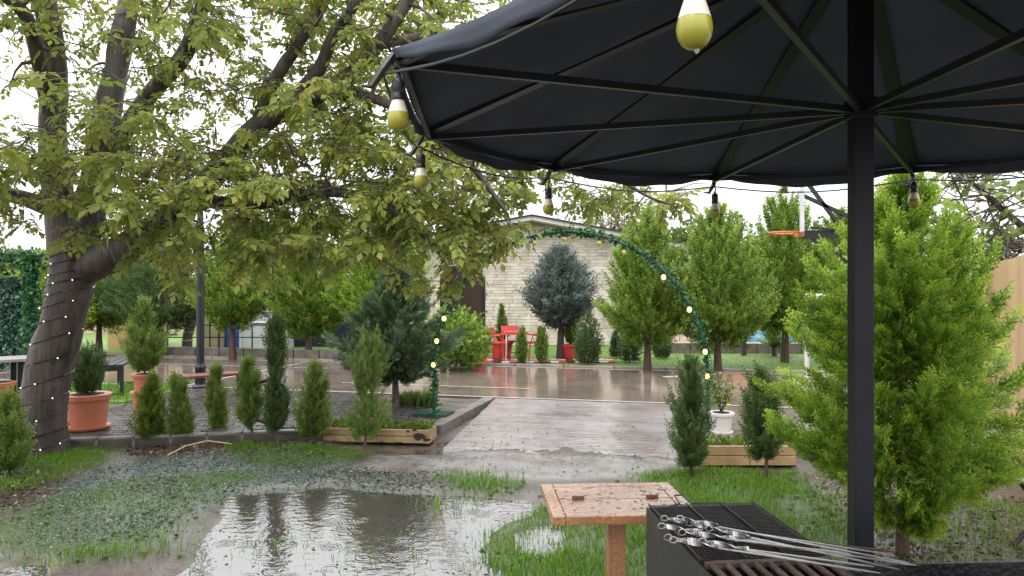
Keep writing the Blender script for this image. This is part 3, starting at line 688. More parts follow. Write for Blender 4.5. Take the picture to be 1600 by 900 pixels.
# wooden lattice leaning on the fence, further back
la = thing('wooden_trellis', 'narrow pale wooden trellis ladder standing against the tan fence', 'trellis', (*(fa_ + fd * 4.75), 0))
q0, q1 = fa_ + fd * 4.6 - fn * .08, fa_ + fd * 5.15 - fn * .08
M_lath = mat('pale_lath', (.5, .38, .22), .5, .3, 12, .3)
for q in (q0, q1): wpart('rail', MB().box((q.x, q.y, .9), (.05, .04, 1.8), rz=math.atan2(fd.y, fd.x)), M_lath, la)
for i in range(11):
    z = .25 + i * .148; wpart('rung', MB().bar((q0.x, q0.y, z), (q1.x, q1.y, z + random.uniform(-.02, .02)), .025, .035), M_lath, la)
wl = thing('rear_wall', 'plain beige rendered wall behind the pool and row of conifers', 'wall', (9, 22, 0))
wpart('wall', MB().box((11.2, 22.6, .95), (11, .2, 1.9)), M_beige, wl); wpart('coping', MB().box((11.2, 22.6, 1.93), (11.1, .28, .06)), M_conc, wl)
lw = thing('low_block_wall', 'low grey concrete block wall along the lawn before the pool', 'wall', (5, 17.8, 0))
for i in range(13):
    a = 3.75 + i * .52; y = 17.75 - .02 * i; wpart('block', MB().box((a + .26, y, LZ + .115), (.51, .2, .25)), M_conc_d, lw, bevel=.008)
pl = thing('raised_pool', 'small raised pool of blue water behind the low block wall', 'pool', (6, 19, 0))
wpart('wall', MB().box((6.15, 19.2, .28), (2.2, 1.6, .3)).box((6.15, 19.93, .46), (2.2, .12, .12)).box((5.12, 19.2, .46), (.12, 1.4, .1)), mat('pool_liner', (.1, .32, .5), .3, .15, 5), pl)
wpart('water', MB().box((6.2, 19.15, .44), (1.96, 1.36, .04)), mat('pool_water', (.12, .42, .62), .08, .15, 5, .2, 9), pl)
sc_ = thing('terracotta_screen', 'orange terracotta tiled screen behind the blue pool', 'screen', (6.3, 21.2, 0))
for i in range(2):
    for j in range(3): wpart('tile', MB().box((5.95 + i * .72, 21.2, .55 + j * .32), (.7, .08, .3)), mat('terracotta_tile', (.45, .2, .1), .45, .2, 4, .2), sc_)
wx_ = thing('wooden_trestle', 'dark wooden X shaped trestle on the terrace behind the low wall', 'trestle', (4.2, 18.9, .2))
M_oldwood = mat('dark_old_wood', (.1, .06, .04), .5, .3, 10, .4, 40)
for y in (18.7, 19.3):
    wpart('leg', MB().bar((3.75, y, .42), (4.45, y, 1.02), .06, .08), M_oldwood, wx_); wpart('leg', MB().bar((3.98, y + .07, .98), (4.62, y + .07, .42), .06, .08), M_oldwood, wx_)
wpart('beam', MB().bar((3.75, 18.7, .42), (3.75, 19.3, .42), .06, .06), M_oldwood, wx_); wpart('beam', MB().bar((4.62, 18.77, .44), (4.62, 19.37, .44), .06, .06), M_oldwood, wx_)
struct(build('terrace', MB().box((7.2, 20.2, .2), (7.2, 4.6, .3)), M_beige))
bo = thing('bollard', 'short dark grey square bollard in front of the blue pool', 'bollard', Gp(1160, 554, LZ))
q = Gp(1160, 555, LZ); wpart('post', MB().box((q.x, q.y - .1, LZ + .16), (.1, .1, .34)), mat('grey_metal', (.06, .06, .07), .4, .2, 9), bo, bevel=.01); wpart('cap', MB().box((q.x, q.y - .1, LZ + .34), (.12, .12, .03)), M_dark, bo)

# left background: cabins, container, walls, rail
M_blue_d = mat('blue_door', (.02, .07, .32), .35, .2, 5); M_wh = mat('white_panel', (.55, .56, .58), .45, .1, 4)
def cabin(px0, px1, top, base, colr, label, name='site_cabin', door_px=None):
    z0 = LZ; d = dist_of(base, z0); x0, x1 = (px0 - 800) / F * d, (px1 - 800) / F * d; zt = CAMZ - (top - 450) / F * d
    c_ = thing(name, label, 'cabin', ((x0 + x1) / 2, d, z0))
    wpart('wall', MB().box(((x0 + x1) / 2, d + .9, (z0 + zt) / 2), (x1 - x0, 1.8, zt - z0)), colr, c_)
    wpart('roof', MB().box(((x0 + x1) / 2, d + .9, zt + .03), (x1 - x0 + .15, 1.95, .06)), M_roof, c_)
    if door_px:
        for a, e_ in door_px:
            a, e_ = (a - 800) / F * d, (e_ - 800) / F * d
            dd_ = wpart('door', MB().box(((a + e_) / 2, d - .02, z0 + (zt - z0) * .47), (e_ - a, .05, (zt - z0) * .92)), M_blue_d, c_)
            wpart('door_frame', MB().box((e_ + .03, d - .03, z0 + (zt - z0) * .47), (.06, .06, (zt - z0) * .94)), M_wh, c_)
    return c_
cabin(352, 448, 452, 545, M_wh, 'white cabin with blue doors at the far end of the court', door_px=[(352, 375), (438, 447)])
cabin(452, 552, 455, 542, mat('navy_container', (.012, .013, .03), .4, .2, 6), 'dark navy storage container right of the white cabin')
cabin(318, 350, 440, 544, mat('beige_hut', (.33, .27, .19), .5, .2, 4), 'narrow beige hut left of the white cabin')
cabin(168, 212, 470, 545, mat('ochre_wall', (.5, .34, .14), .5, .2, 4), 'ochre yellow hut behind the conifer beside the leaning tree')
ra = thing('steel_railing', 'thin dark steel railing in front of the white cabin', 'railing', Gp(300, 549, LZ))
for px in range(262, 460, 33):
    q = Gp(px, 549.5, LZ); wpart('post', MB().tube([q, q + Vector((0, 0, .95))], .018, 6), M_dark, ra)
for z in (.35, .65, .95):
    a, c_ = Gp(262, 549.5, LZ), Gp(460, 549.5, LZ); wpart('rail', MB().tube([a + Vector((0, 0, z)), c_ + Vector((0, 0, z))], .015, 6), M_dark, ra)
tb = thing('long_table', 'long white topped table in front of the white cabin', 'table', Gp(400, 553, LZ))
a, c_ = Gp(338, 552, LZ), Gp(450, 552, LZ)
wpart('table_top', MB().box(((a.x + c_.x) / 2, a.y, LZ + .72), (c_.x - a.x, .6, .05)), M_wh, tb)
for x in (a.x + .15, c_.x - .15):
    for y in (-.22, .22): wpart('leg', MB().box((x, a.y + y, LZ + .345), (.04, .04, .69)), M_dark, tb)
lk = thing('retaining_kerb', 'low brown concrete kerb under the white cabin across the court', 'kerb', Gp(330, 556, CZ))
for i in range(9):
    a, c_ = CU(-9.4 + i * .62, 4.5), CU(-8.8 + i * .62, 4.5); e_, f_ = CU(-8.8 + i * .62, 4.68), CU(-9.4 + i * .62, 4.68)
    wpart('block', MB().prism([a, c_, e_, f_], 0, LZ + .2), M_conc_d, lk, bevel=.01)

# ================================================================== TREES AND SHRUBS
def smooth_path(pts, rad, sub=5):
    P = [Vector(p) for p in pts]; o, r = [], []
    for i in range(len(P) - 1):
        p0, p1, p2, p3 = P[max(i - 1, 0)], P[i], P[i + 1], P[min(i + 2, len(P) - 1)]
        for k in range(sub):
            t = k / sub
            o.append(.5 * ((2 * p1) + (p2 - p0) * t + (2 * p0 - 5 * p1 + 4 * p2 - p3) * t * t + (3 * p1 - p0 - 3 * p2 + p3) * t ** 3)); r.append(rad[i] * (1 - t) + rad[i + 1] * t)
    o.append(P[-1]); r.append(rad[-1]); return o, r
def tubes_np(segs, n=5):
    """many tapered segments [(p0,p1,r0,r1)] as one numpy mesh"""
    A = np.array([s[0] for s in segs]); B = np.array([s[1] for s in segs]); r0 = np.array([s[2] for s in segs]); r1 = np.array([s[3] for s in segs])
    fr_ = frames(B - A + 1e-9, np.zeros(len(A))); th = np.arange(n) * 2 * math.pi / n
    ring = np.cos(th)[None, :, None] * fr_[:, None, :, 1] + np.sin(th)[None, :, None] * fr_[:, None, :, 2]
    V = np.concatenate([A[:, None] + ring * r0[:, None, None], B[:, None] + ring * r1[:, None, None]], 1)
    k = np.arange(n); q = np.stack([k, (k + 1) % n, (k + 1) % n + n, k + n], 1)
    return V.reshape(-1, 3), (q[None] + (np.arange(len(A)) * 2 * n)[:, None, None]).reshape(-1, 4)

# ---- the walnut tree at left
wt = thing('walnut_tree', 'large leaning walnut tree with dark trunk and broad light green crown at left', 'tree', Gp(62, 712))
D0 = dist_of(712)
def PX(l): return [Wp(a, b, d) for a, b, d in l]
LIMBS = [
    (PX([(56, 728, D0), (64, 690, D0), (72, 600, D0), (100, 490, D0 - .05), (112, 430, D0 - .1), (112, 385, D0 - .1)]), [.27, .205, .212, .198, .21, .2]),
    (PX([(108, 400, D0 - .1), (92, 320, D0 - .1), (82, 220, D0 - .2), (86, 100, D0 - .3), (70, 0, D0 - .5), (50, -180, D0 - .7), (20, -400, D0 - .9)]), [.2, .14, .125, .11, .1, .075, .03]),
    (PX([(118, 400, D0 - .1), (148, 290, D0), (168, 180, D0 - .1), (190, 60, D0), (215, -80, D0 + .2), (260, -300, D0 + .3)]), [.19, .15, .13, .11, .08, .03]),
    (PX([(118, 425, D0 - .1), (190, 392, D0 - .2), (245, 352, D0 - .3), (312, 300, D0 - .5), (385, 214, D0 - .8), (450, 165, D0 - 1.0)]), [.17, .15, .125, .11, .1, .095]),
    (PX([(400, 205, D0 - .85), (428, 130, D0 - 1), (462, 75, D0 - 1.1), (510, -10, D0 - 1.2), (560, -140, D0 - 1.3)]), [.075, .06, .055, .05, .02]),
    (PX([(410, 196, D0 - .85), (490, 120, D0 - 1.0), (520, 60, D0 - 1.1), (575, -30, D0 - 1.2), (640, -180, D0 - 1.2)]), [.075, .06, .05, .045, .02]),
    (PX([(440, 172, D0 - .98), (530, 130, D0 - 1.1), (590, 70, D0 - 1.3), (650, -20, D0 - 1.4), (720, -160, D0 - 1.5)]), [.09, .07, .06, .045, .02]),
    (PX([(150, 275, D0), (225, 160, D0 - .5), (285, 90, D0 - .9), (312, 20, D0 - 1.2), (350, -100, D0 - 1.5)]), [.1, .08, .075, .06, .03]),
    (PX([(92, 330, D0 - .1), (45, 312, D0 - .2), (0, 298, D0 - .4), (-90, 250, D0 - .8), (-220, 160, D0 - 1.2)]), [.1, .08, .07, .055, .02]),
    (PX([(84, 200, D0 - .2), (60, 90, D0 - .6), (40, 25, D0 - .9), (0, -15, D0 - 1.1), (-80, -120, D0 - 1.5)]), [.085, .07, .06, .055, .02]),
    (PX([(480, 152, D0 - 1), (560, 148, D0 - 1.3), (640, 180, D0 - 1.6), (720, 240, D0 - 1.7), (790, 330, D0 - 1.7)]), [.05, .045, .035, .03, .015]),
    (PX([(300, 312, D0 - .5), (400, 318, D0 - .9), (520, 300, D0 - 1.2), (620, 330, D0 - 1.4), (690, 400, D0 - 1.5)]), [.07, .055, .045, .035, .015]),
    (PX([(590, 70, D0 - 1.3), (700, 60, D0 - 1.0), (800, 130, D0 - .9), (900, 230, D0 - .9), (1000, 300, D0 - .9), (1050, 320, D0 - .9)]), [.045, .04, .032, .024, .016, .008]),
]
g = np.random.default_rng(5); nodes, nrad = [], []
for i, (p_, r_) in enumerate(LIMBS):
    o_, r2 = smooth_path(p_, r_, 8)
    if i == 0:
        o_ = [q for q in o_]
    nn = 14 if i < 4 else 9
    if i < 5: of, rf_ = smooth_path(p_, r_, 26 if i == 0 else 16)
    else: of, rf_ = o_, r2
    ob = wpart('trunk' if i == 0 else 'limb', MB().tube(of, rf_, 30 if i == 0 else 18 if i < 5 else nn), M_bark, wt, smooth=True)
    if i < 5:
        ob.data.update()
        nrm = [v.normal.copy() for v in ob.data.vertices]
        for v, nn_ in zip(ob.data.vertices, nrm):
            q = v.co; k_ = mnoise.noise(Vector((q.x * 5, q.y * 5, q.z * 2.2))) * .03 + mnoise.noise(Vector((q.x * 22, q.y * 22, q.z * 5))) * .014 + abs(mnoise.noise(Vector((q.x * 45, q.y * 45, q.z * 9)))) * .008
            v.co += nn_ * k_ * (1 if i == 0 else .6)
    if i == 0:      # flare and knobbles of the trunk base
        for v in ob.data.vertices:
            a = math.atan2(v.co.y - Gp(62, 712).y, v.co.x - Gp(62, 712).x); f = max(0, 1 - v.co.z / .45)
            c0 = Vector((v.co.x, v.co.y, 0)); cc_ = Vector((Wp(63, 690, D0).x - .02, D0, 0)); dd_ = (c0 - cc_)
            v.co.x += dd_.x * f * f * (.16 + .16 * math.sin(a * 3)); v.co.y += dd_.y * f * f * (.16 + .16 * math.sin(a * 4 + 1))
    if i > 0:
        for q, rr0 in zip(o_[4:], r2[4:]): nodes.append(np.array(q)); nrad.append(rr0)
# crown volume
ELL = [((-4.2, 6.3, 4.2), (2.9, 2.3, 2.0), 360), ((-1.9, 7.2, 4.5), (2.2, 1.7, 1.7), 300), ((-2.4, 6.4, 2.35), (1.5, 1.2, .66), 200), ((-.7, 6.2, 2.4), (.85, .9, .72), 150), ((-1.5, 6.3, 2.9), (1.2, 1, .6), 90), ((-3.9, 6.3, 2.75), (1.4, 1.2, .6), 100),
       ((1.05, 6.95, 2.52), (.72, .5, .16), 26), ((.15, 6.5, 2.75), (.6, .6, .35), 32), ((-1.0, 6.6, 3.7), (1.0, 1.0, .9), 70), ((-5.6, 5.6, 3.4), (1.2, 1.2, 1.2), 70)]
pts = []
for c_, r_, k in ELL:
    q = g.normal(0, 1, (k, 3)); q /= np.linalg.norm(q, axis=1, keepdims=True); q *= (g.random((k, 1)) ** (1 / 2.4)); pts.append(q * np.array(r_) + np.array(c_))
pts = np.concatenate(pts); ND = np.array(nodes); NR = np.array(nrad)
pts = pts[~((pts[:, 0] > -.75) & (pts[:, 1] < 4.9))]
dd = np.linalg.norm(pts[:, None] - ND[None], axis=2).min(1); pts = pts[np.argsort(dd)]
segs = []; tw = []
NDl = list(ND); NRl = list(NR); buf = np.zeros((len(pts) * 6 + len(NDl), 3)); buf[:len(NDl)] = ND; rb = np.zeros(len(buf)); rb[:len(NDl)] = NR; nb_ = len(NDl)
for P_ in pts:
    ds = np.linalg.norm(buf[:nb_] - P_, axis=1) * (1 + .25 * (buf[:nb_, 2] < P_[2] - 1.2)); j = int(ds.argmin()); A_ = buf[j]; ra_ = min(rb[j] * .6, .022)
    Ld = np.linalg.norm(P_ - A_)
    if Ld < .05: continue
    bow = g.normal(0, .12 * Ld, 3) + np.array([0, 0, .12 * Ld]); prev = A_; rp_ = max(ra_, .005)
    for s_ in (.25, .5, .75, 1.0):
        q = A_ + (P_ - A_) * s_ + bow * math.sin(math.pi * s_); r1 = max(.003, ra_ * (1 - .7 * s_)); segs.append((prev, q, rp_, r1)); prev = q; rp_ = r1
        buf[nb_] = q; rb[nb_] = r1; nb_ += 1
    tw.append((A_, P_, Ld))
for k in range(1000):
    j = int(g.integers(len(ND), nb_)); A_ = buf[j]; L2 = g.uniform(.25, .7); az = g.uniform(0, 6.28)
    v1 = np.array([math.cos(az) * .8, math.sin(az) * .8, g.uniform(-.3, .5)]) * L2 * .5; v2 = np.array([math.cos(az) * .4, math.sin(az) * .4, -1.0 * g.random()]) * L2 * .5
    segs.append((A_, A_ + v1, .006, .005)); segs.append((A_ + v1, A_ + v1 + v2, .005, .003))
V_, Q_ = tubes_np(segs, 5); me = mesh_np('twigs', V_, Q_, M_bark); me.shade_smooth(); stuff(link('twigs', me)).parent = wt
bpy.data.objects['twigs'].matrix_parent_inverse = Matrix.Translation(-Vector(wt.location))
lp_, ld_, ls_ = [], [], []
for A_, P_, Ld in tw:
    ax = (P_ - A_) / Ld
    for k in range(g.integers(5, 10)):
        s_ = 1 - g.random() ** 1.5 * min(.8, .38 / Ld)
        p_ = A_ + (P_ - A_) * s_; az = g.uniform(0, 6.28)
        d_ = ax * .5 + np.array([math.cos(az), math.sin(az), g.uniform(-.7, .25)]); lp_.append(p_); ld_.append(d_); ls_.append(g.uniform(.1, .185) * (1.25 if p_[1] < 5.6 and p_[0] < -2.2 else 1))
lp_ = np.array(lp_); ld_ = np.array(ld_); ls_ = np.array(ls_); ro = g.normal(0, .5, len(lp_)); kind = g.integers(0, 4, len(lp_))
sx, sy = 800 + F * lp_[:, 0] / lp_[:, 1], 450 - F * (lp_[:, 2] - CAMZ) / lp_[:, 1]
vis = (sx > 5) & (sx < 1090) & (sy > 5) & (sy < 560) & ~((sx > 640) & (sy < 250))
order = np.argsort(np.where(vis, lp_[:, 1] / ls_, 1e9)); single = order[:300]; many = order[300:]
tplm = [mesh_np('leaf', v, t_, M_walnut, {'tip': tp, 'rnd': np.full(len(v), rv)}) for (v, t_, tp), rv in zip(WLEAF, (.25, .5, .7, .4))]
FRM = frames(ld_, ro)
for i in single:
    o = bpy.data.objects.new('leaf', tplm[kind[i]]); COL.objects.link(o); o.parent = wt; o.matrix_parent_inverse = Matrix.Translation(-Vector(wt.location))
    o.matrix_basis = Matrix.Translation(Vector(lp_[i])) @ Matrix(FRM[i].tolist()).to_4x4() @ Matrix.Scale(float(ls_[i]), 4)
parts_ = []
for k in range(4):
    s_ = many[kind[many] == k]; parts_.append(scatter(WLEAF[k], lp_[s_], ld_[s_], ro[s_], ls_[s_]))
o = link('foliage', crown_mesh('foliage', merge(parts_), M_walnut), None, wt); o.matrix_parent_inverse = Matrix.Translation(-Vector(wt.location)); stuff(o)

# fairy lights wound round the trunk
fl = thing('fairy_lights', 'string of tiny warm fairy lights wound round the leaning walnut trunk', 'string lights', Gp(62, 712))
tp_, tr_ = smooth_path(*LIMBS[0], 12); hp = []
TT = np.linspace(8, len(tp_) - 2, 230)
for k, tt in enumerate(TT):
    i = int(tt); f = tt - i; c_ = tp_[i] * (1 - f) + tp_[i + 1] * f; r_ = tr_[i] * (1 - f) + tr_[i + 1] * f; fl_ = 1 + max(0, 1 - c_.z / .45) * .2
    a = k * .4 + .25 * math.sin(k * .21); hp.append(c_ + Vector((math.cos(a), math.sin(a), .12 * math.sin(a * 1.0 + 1.2))) * (r_ * fl_ + .02))
wpart('wire', MB().tube(hp, .006, 5), M_dark, fl)
M_lamp = mat('warm_lamp', (1, .8, .5), .3, 0, emit=(1, .78, .48), estr=1.3)
bm_ = MB().lathe([(.001, -.007), (.005, -.005), (.0065, 0), (.005, .005), (.001, .008)], n=8).mesh('bulb')
for k in [3 + 4 * i + (i * 7) % 3 for i in range(54)]:
    q = hp[k]; o = link('bulb', bm_, M_lamp, fl); o.location = q - Vector(fl.location) + Vector((0, -.012, -.004))

# ---- conifers
def conifer(name, label, cat, base, H, prof, m, tpl=FROND1, n_br=420, per=5, size=.22, trunk_r=.05, trunk_h=None, seed=1, group=None, z0=None, bark=None, src=None, **kw):
    t_ = thing(name, label, cat, base, group)
    if src is not None:
        for ch in src.children:
            c_ = ch.copy(); COL.objects.link(c_); c_.parent = t_
        return t_
    z0 = z0 if z0 is not None else .12 * H
    r_ = random.Random(seed); th = trunk_h or H * .85
    pth = [Vector((r_.uniform(-.02, .02) * (k > 0), r_.uniform(-.02, .02) * (k > 0), th * k / 5 - (.06 if k == 0 else 0))) for k in range(6)]
    build('trunk', MB().tube(pth, [trunk_r * (1 - .8 * k / 5) * (1.25 if k == 0 else 1) for k in range(6)], 9), bark or M_bark2, t_, smooth=True)
    o_ = link('crown', crown_mesh('crown', conifer_arrays(H, prof, tpl, n_br, per, size, z0=z0, seed=seed, **kw), m), None, t_)
    return t_

# big golden green conifer at right, close to the pole
bc = Gp(1410, 874)
big = conifer('leyland_cypress', 'big feathery bright green cypress right behind the black umbrella pole', 'tree', bc, 2.32, cone(.76, .27, .5), M_big, FRONDB, 212, 35, .14, .038, seed=21, z0=.22, el0=2, el1=62, curve=.5, inner=.1, jit=.2, gap=.22, plume=.2)
# row beyond the court
c1 = conifer('cypress_tree', 'cypress with bare lower trunk beyond the court, under the arch right side', 'tree', Gp(1012, 577, LZ), 2.98, cone(.98, .24, .55), M_con, FROND0, 300, 34, .17, .07, seed=31, group='cypresses beyond the court', z0=.62, el0=24, el1=72, curve=.5, inner=.15, jit=.2, plume=.2)
c2 = conifer('cypress_tree', 'cypress with dark base beyond the court, just right of the arch', 'tree', Gp(1122, 578, LZ), 3.08, cone(1.05, .27, .52), M_con, FROND0, 310, 34, .17, .07, seed=32, group='cypresses beyond the court', z0=.6, el0=22, el1=72, curve=.5, inner=.15, jit=.2, plume=.2)
c3 = conifer('cypress_tree', 'tall wide cypress below the basketball ring', 'tree', Gp(1226, 566, LZ), 3.6, cone(1.15, .26, .56), M_con, FROND0, 340, 34, .17, .08, seed=33, group='cypresses beyond the court', z0=.75, el0=24, el1=72, curve=.5, inner=.15, jit=.2, plume=.2)
conifer('cypress_tree', 'cypress partly hidden behind the black umbrella pole', 'tree', Gp(1316, 568, LZ), 3.3, None, None, src=c2, group='cypresses beyond the court').rotation_euler.z = 2.6
# left rows
c4 = conifer('cypress_tree', 'bright green cypress behind the potted shrub beside the leaning trunk', 'tree', Gp(155, 553, LZ), 2.35, cone(1.0, .3, .6), M_con, FROND0, 240, 26, .2, .08, seed=41, group='cypresses behind the walnut', z0=.75, el0=15, el1=65, inner=.15, jit=.22, plume=.2)
c5 = conifer('cypress_tree', 'dark spreading cypress left of the black lamp post', 'tree', Gp(252, 556, LZ), 2.75, cone(1.35, .3, .55), M_thujad, FROND0, 240, 26, .2, .08, seed=42, group='cypresses behind the walnut', z0=.7, el0=10, el1=60, inner=.15, jit=.22, plume=.2)
c6 = conifer('cypress_tree', 'cypress with slim trunk just right of the black lamp post', 'tree', Gp(364, 561, LZ), 2.7, None, None, src=c4, group='cypresses behind the walnut'); c6.scale = (.95, .95, 1.12); c6.rotation_euler.z = 2.1
c7 = conifer('cypress_tree', 'cypress on the grass strip before the dark container', 'tree', Gp(482, 560, LZ), 3.1, None, None, src=c1, group='cypresses behind the walnut'); c7.scale = (1.1, 1.1, 1.02); c7.rotation_euler.z = 4.0
conifer('cypress_tree', 'tall yellow green cypress behind the dark pine', 'tree', Gp(590, 564, LZ), 3.7, cone(1.25, .28, .52), M_big, FROND0, 260, 28, .2, .08, seed=45, group='cypresses behind the walnut', z0=.75, el0=20, el1=68, inner=.15, jit=.22, plume=.2)
conifer('cypress_tree', 'bright cypress at far left beside the ivy covered post', 'tree', Gp(72, 560, LZ), 2.15, cone(.9, .3, .6), M_big, FROND0, 520, 8, .24, .06, seed=46, group='cypresses behind the walnut', z0=.4, el0=15, el1=65, inner=.15, jit=.22, plume=.2)
conifer('pine_tree', 'dark blue green pine standing between tall thuja and arch foot', 'tree', Gp(619, 637, CZ - .01), 1.78, cone(.86, .32, .6), M_pine, FROND1, 240, 24, .14, .05, seed=51, z0=.34, el0=0, el1=56, inner=.12, jit=.3, plume=.22, gap=.2, bark=M_bark)
conifer('round_shrub', 'rounded mid green shrub right of the dark pine, beside the arch leg', 'shrub', Gp(712, 577, LZ), 1.15, egg(.62), M_con, FROND1, 420, 5, .15, .03, seed=52, z0=.1, el0=10, el1=60, inner=.2)
conifer('blue_spruce', 'silvery blue spruce in front of the stone building', 'tree', Gp(876, 561, LZ), 2.4, cone(.8, .34, .5), M_blue, FROND0, 700, 8, .2, .09, seed=53, z0=.75, el0=5, el1=55, inner=.15, jit=.5, bark=M_bark)

# shrubs beyond the court
def shrub(px, base, top, w, m, label, seed, name='thuja_shrub', group='clipped shrubs before the building', zf=LZ, kind='col', tpl=FROND1, size=.09, n_br=220, per=4, group_on=True, tr=.02):
    d = dist_of(base, zf); Rr = max(.4 * w / 2 / F * d, w / 2 / F * d - .04); Hh = (base - top) / F * d
    pf = column(Rr) if kind == 'col' else egg(Rr)
    return conifer(name, label, 'shrub', Gp(px, base, zf), Hh, pf, m, tpl, n_br, per, size, tr, Hh * .6, seed=seed, group=group if group_on else None, z0=.06 * Hh, el0=45 if kind == 'col' else 20, el1=78, inner=.25, jit=.3)
shrub(815, 568, 514, 22, M_thuja, 'slim upright thuja in front of the red bar table', 61)
shrub(846, 568, 511, 26, M_thuja, 'slim upright thuja right of the red bar chairs', 62)
shrub(918, 570, 489, 50, M_thujad, 'dense dark barrel shaped shrub right of the red tub', 63, kind='egg', size=.07, n_br=600, per=5)
shrub(984, 566, 514, 42, M_pine, 'dark bluish bushy shrub left of the slim cypress trunk', 64, kind='egg', size=.08, n_br=300)
shrub(1034, 560, 520, 36, M_pine, 'dark low shrub right of the slim cypress trunk', 65, kind='egg', size=.08, n_br=260)
shrub(736, 556, 503, 48, M_thujad, 'dark rounded shrub by the arched doorway', 66, kind='egg', size=.1, n_br=320)
shrub(962, 560, 520, 20, M_thujad, 'small dark shrub behind the bluish shrub', 67, kind='egg', size=.08)

# ================================================================== THUJA ROW AND POTS IN FRONT
def thuja(px, base, top, w, m, label, seed, zf=0.0, split=False, size=.12, n_br=330, low=.1, kind='col', per=5, el0=48, tpl=None):
    b_ = Gp(px, base, zf); b_.z = float(ground_z(np.array([b_.x]), np.array([b_.y]))[0]) if zf == 0 else zf
    d = b_.y; Rr = max(.3 * w / 2 / F * d, w / 2 / F * d - .05); Hh = (base - top) / F * d
    pf = {'col': column(Rr), 'egg': egg(Rr), 'cone': cone(Rr, .2, .7),
          'two': lambda u: Rr * (.95 * math.sin(math.pi * min(1, u / .52)) ** .6 + .12 if u < .5 else .2 if u < .56 else max(.08, math.sin(math.pi * (u - .53) / .5) ** .5))}[kind]
    rt_ = random.Random(seed * 7)
    t_ = conifer('thuja', label, 'shrub', b_, Hh, pf, m, tpl or FRONDT, int(n_br * .28), per * 2, size, .016, Hh * .8, seed=seed, group='young thujas planted round the yard', z0=low * Hh, el0=el0, el1=82, inner=.15, jit=.3, gap=.34)
    t_.rotation_euler = (R(rt_.uniform(-4, 4)), R(rt_.uniform(-5, 5)), rt_.uniform(0, 6)); t_.scale = (rt_.uniform(.88, 1.1), rt_.uniform(.88, 1.1), 1); return t_
thuja(12, 748, 626, 66, M_thuja, 'bushy thuja cut by the left edge in front of the trunk', 71, kind='egg', el0=35, n_br=380)
thuja(238, 694, 598, 78, M_thujay, 'low spreading yellow green thuja right of the big terracotta pot', 72, kind='cone', el0=25, n_br=380)
thuja(286, 692, 596, 52, M_thuja, 'mid green thuja right behind the low yellow green one', 73, n_br=300)
thuja(341, 684, 583, 38, M_thuja, 'slim thuja below the black lamp post', 74)
thuja(393, 692, 572, 46, M_thuja, 'thuja with bare brown stem left of the tall two tier one', 75, low=.22)
thuja(430, 694, 503, 40, M_thujad, 'tall narrow two tier dark thuja in the left row', 76, kind='two', n_br=520, el0=58)
thuja(488, 694, 578, 60, M_thuja, 'bushy thuja between the tall dark one and the yellow bed', 77, n_br=380, el0=40)
thuja(568, 702, 508, 78, M_thuja, 'tallest loose green thuja in front of the left yellow bed', 78, kind='two', n_br=520, low=.14, el0=40, size=.1)
thuja(1078, 750, 570, 78, M_thujad, 'tall shaggy thuja left of the white flower pot', 79, n_br=560, el0=45, size=.095)
thuja(1195, 754, 596, 64, M_thujad, 'thuja with bare stem right of the white flower pot', 80, n_br=460, low=.2, el0=42)

M_terra = mat('terracotta_plastic', (.5, .17, .095), .35, .12, 5, .08, 30); M_red = mat('red_plastic', (.55, .05, .04), .35, .15, 6); M_wpot = mat('white_plastic', (.68, .66, .64), .35, .06, 6)
M_soil = mat('potting_soil', (.03, .022, .017), .8, .4, 40, .8)
def pot(root, c, rt, rb, hh, m, saucer=False, n=32):
    c = Vector(c); rim = hh * .14
    prof = [(rb * .9, 0), (rb, .004), (rb + (rt * .93 - rb) * .86, hh * .86), (rt * .93, hh - rim), (rt, hh - rim + .004), (rt * 1.02, hh - .006), (rt * 1.01, hh), (rt * .95, hh), (rt * .9, hh - rim * 1.4), (rt * .86, hh - rim * 1.6)]
    o_ = build('pot', MB().lathe(prof[:-2], c, n), m, root, smooth=True)
    # open top: inner wall and soil
    build('rim', MB().lathe([(rt * .955, hh - .01), (rt * 1.035, hh - .008), (rt * 1.04, hh + .004), (rt * 1.02, hh + .009), (rt * .96, hh + .007)], c, n), m, o_, smooth=True)
    build('soil', MB().lathe([(.01, hh + .003), (rt * .93, hh + .002), (rt * .5, hh + .012), (.01, hh + .016)], c, n), M_soil, o_)
    if saucer: build('saucer', MB().lathe([(rb * .95, -.012), (rb * 1.22, -.008), (rb * 1.28, .016), (rb * 1.2, .018), (rb * 1.1, .006)], c, n), m, o_, smooth=True)
    return o_
def crown_on(root, zb, H, prof, m, seed, n_br=380, per=5, size=.08, el0=45, tpl=None, stem=.014, low=.06):
    build('stem', MB().tube([(0, 0, zb - .05), (.006, 0, zb + H * .3), (0, .004, zb + H * .6)], [stem, stem * .8, stem * .4], 8), M_bark2, root, smooth=True)
    o_ = link('crown', crown_mesh('crown', conifer_arrays(H, prof, tpl or FRONDT, n_br, per, size, z0=low * H, seed=seed, el0=el0, el1=80, inner=.12, jit=.34), m), None, root); o_.location.z = zb
b_ = Gp(136, 671, CZ); r = thing('potted_shrub', 'dark upright shrub in a large round terracotta pot beside the leaning trunk', 'potted plant', (b_.x, b_.y, CZ + .01))
pot(r, (0, 0, .02), .245, .19, .36, M_terra, True); crown_on(r, .37, .56, lambda u: .2 * (.35 + .65 * min(1, u * 2)) * (1 if u < .75 else max(.3, 1 - (u - .75) * 2.2)), M_thujad, 81, 300, 5, .085, 62)
b_ = Gp(226, 641, CZ); r = thing('potted_shrub', 'bushy green thuja in a terracotta pot stacked on another pot', 'potted plant', (b_.x, b_.y, CZ + .245))
